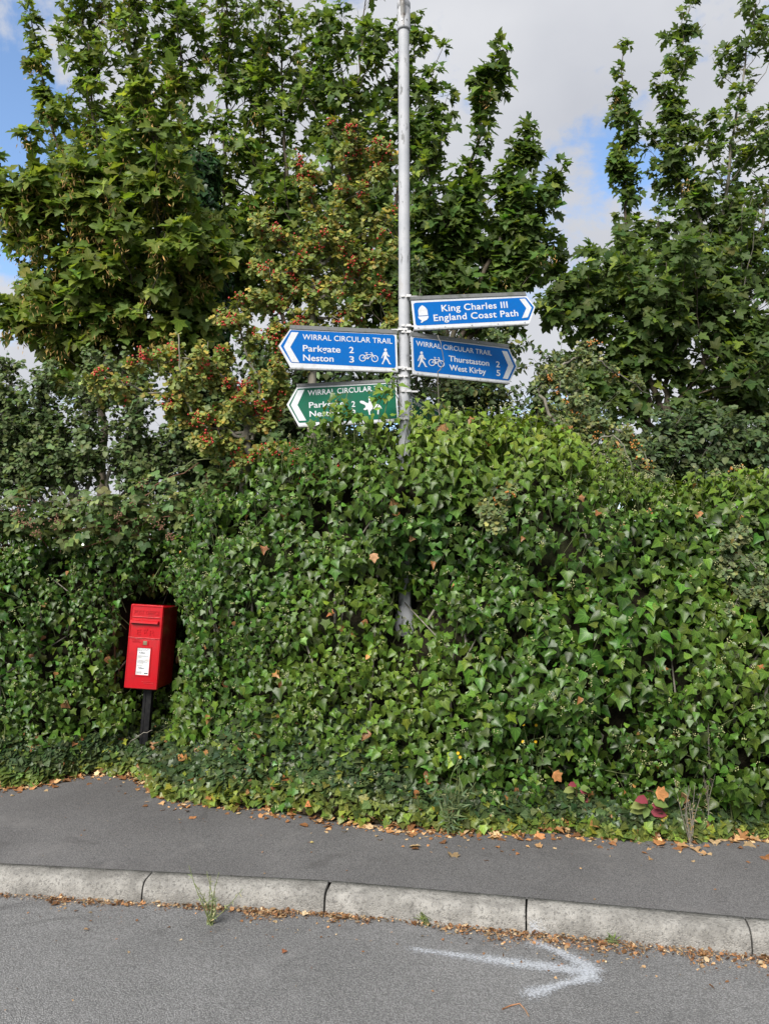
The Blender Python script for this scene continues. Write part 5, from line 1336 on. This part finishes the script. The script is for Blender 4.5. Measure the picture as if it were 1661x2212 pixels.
fallen(1415, 1712, 'large orange-brown leaf caught upright above the red-blotched seedling', .085, OR, nm=(0, -.9, .35), tip=(1, 0, -.2), Y=4.34, lift=0)
fallen(1478, 1735, 'tan leaf hanging edge-on beside the dry weed top', .07, TAN, nm=(.3, -.9, .3), tip=(-.2, 0, 1), Y=4.36, lift=0)
fallen(1195, 1668, 'orange leaf caught in the ivy beside the yellow flowers', .075, OR, nm=(0, -.9, .4), tip=(.6, 0, -.7), Y=4.52, lift=0)
fallen(1388, 1618, 'reddish leaf lodged in the dark hedge gap', .075, (.34, .13, .05), nm=(0, -.8, .5), tip=(1, 0, -.1), Y=4.62, lift=0)
fallen(807, 1195, 'round pale brown dead leaf caught in the shaded hedge hollow', .065, (.50, .30, .17), nm=(0, -1, .1), tip=(.1, 0, -1), Y=4.78, lift=0)
fallen(330, 1618, 'tan fallen leaf lying at the foot of the post box post', .075, (.38, .22, .12), lift=.03, Y=5.65)
fallen(616, 2056, 'small rust-brown leaf scrap alone on the road', .028, (.30, .12, .06), z=0.0, lift=.006)
fallen(190, 2010, 'tiny tan leaf scrap alone on the road below the kerb', .022, (.45, .28, .14), z=0.0, lift=.006)
fallen(670, 1822, 'small yellowish leaf scrap in the middle of the pavement', .022, (.42, .34, .14), lift=.005)
def road_twig():
    a, b, c = on_road(1085, 2182), on_road(1122, 2172), on_road(1142, 2198); root = thing('dead_twig', b, 'thin bent orange-brown twig lying on the road below the arrow', 'twig')
    t = Tubes(); t.add([a + Vector((0, 0, .004)) - b, (a + b) / 2 + Vector((0, .006, .005)) - b, Vector((0, 0, .007)), (b + c) / 2 + Vector((.004, 0, .006)) - b, c + Vector((0, 0, .004)) - b], .0028, .0018, 6); t.build('stick', mat_bark('twig_bark', (.30, .14, .07), (.42, .24, .13), 40, .001), root)
road_twig()
def bare_twigs():
    """dead sticks poking out of the foliage"""
    def stick(label, pts, r, mat=M['bark_grey']):
        P = [at(*p) for p in pts]; root = thing('bare_twig', P[0], label, 'twig'); t = Tubes(); t.add([q - P[0] for q in spline(P, 5, .004)], r, r * .5, 6); t.build('stick', mat, root)
    stick('grey twig hanging across the Thurstaston sign', [(950, 900, 5.2), (945, 812, 5.16), (956, 790, 5.16), (955, 755, 5.15), (945, 724, 5.17)], .004)
    stick('pale bare stick rising from the low hawthorn', [(450, 925, 5.45), (420, 900, 5.42), (398, 850, 5.4), (390, 790, 5.4), (386, 722, 5.4)], .010)
    stick('arched bare bramble cane over the lower hedge', [(1240, 1010, 5.1), (1290, 950, 5.08), (1330, 945, 5.05), (1355, 985, 5.02), (1375, 1060, 5.0)], .005)
    stick('forked dead stick low in the niche beside the post', [(276, 1610, 5.8), (300, 1590, 5.75), (330, 1577, 5.7)], .004)
bare_twigs()
def small_ivy_on_column(): pass
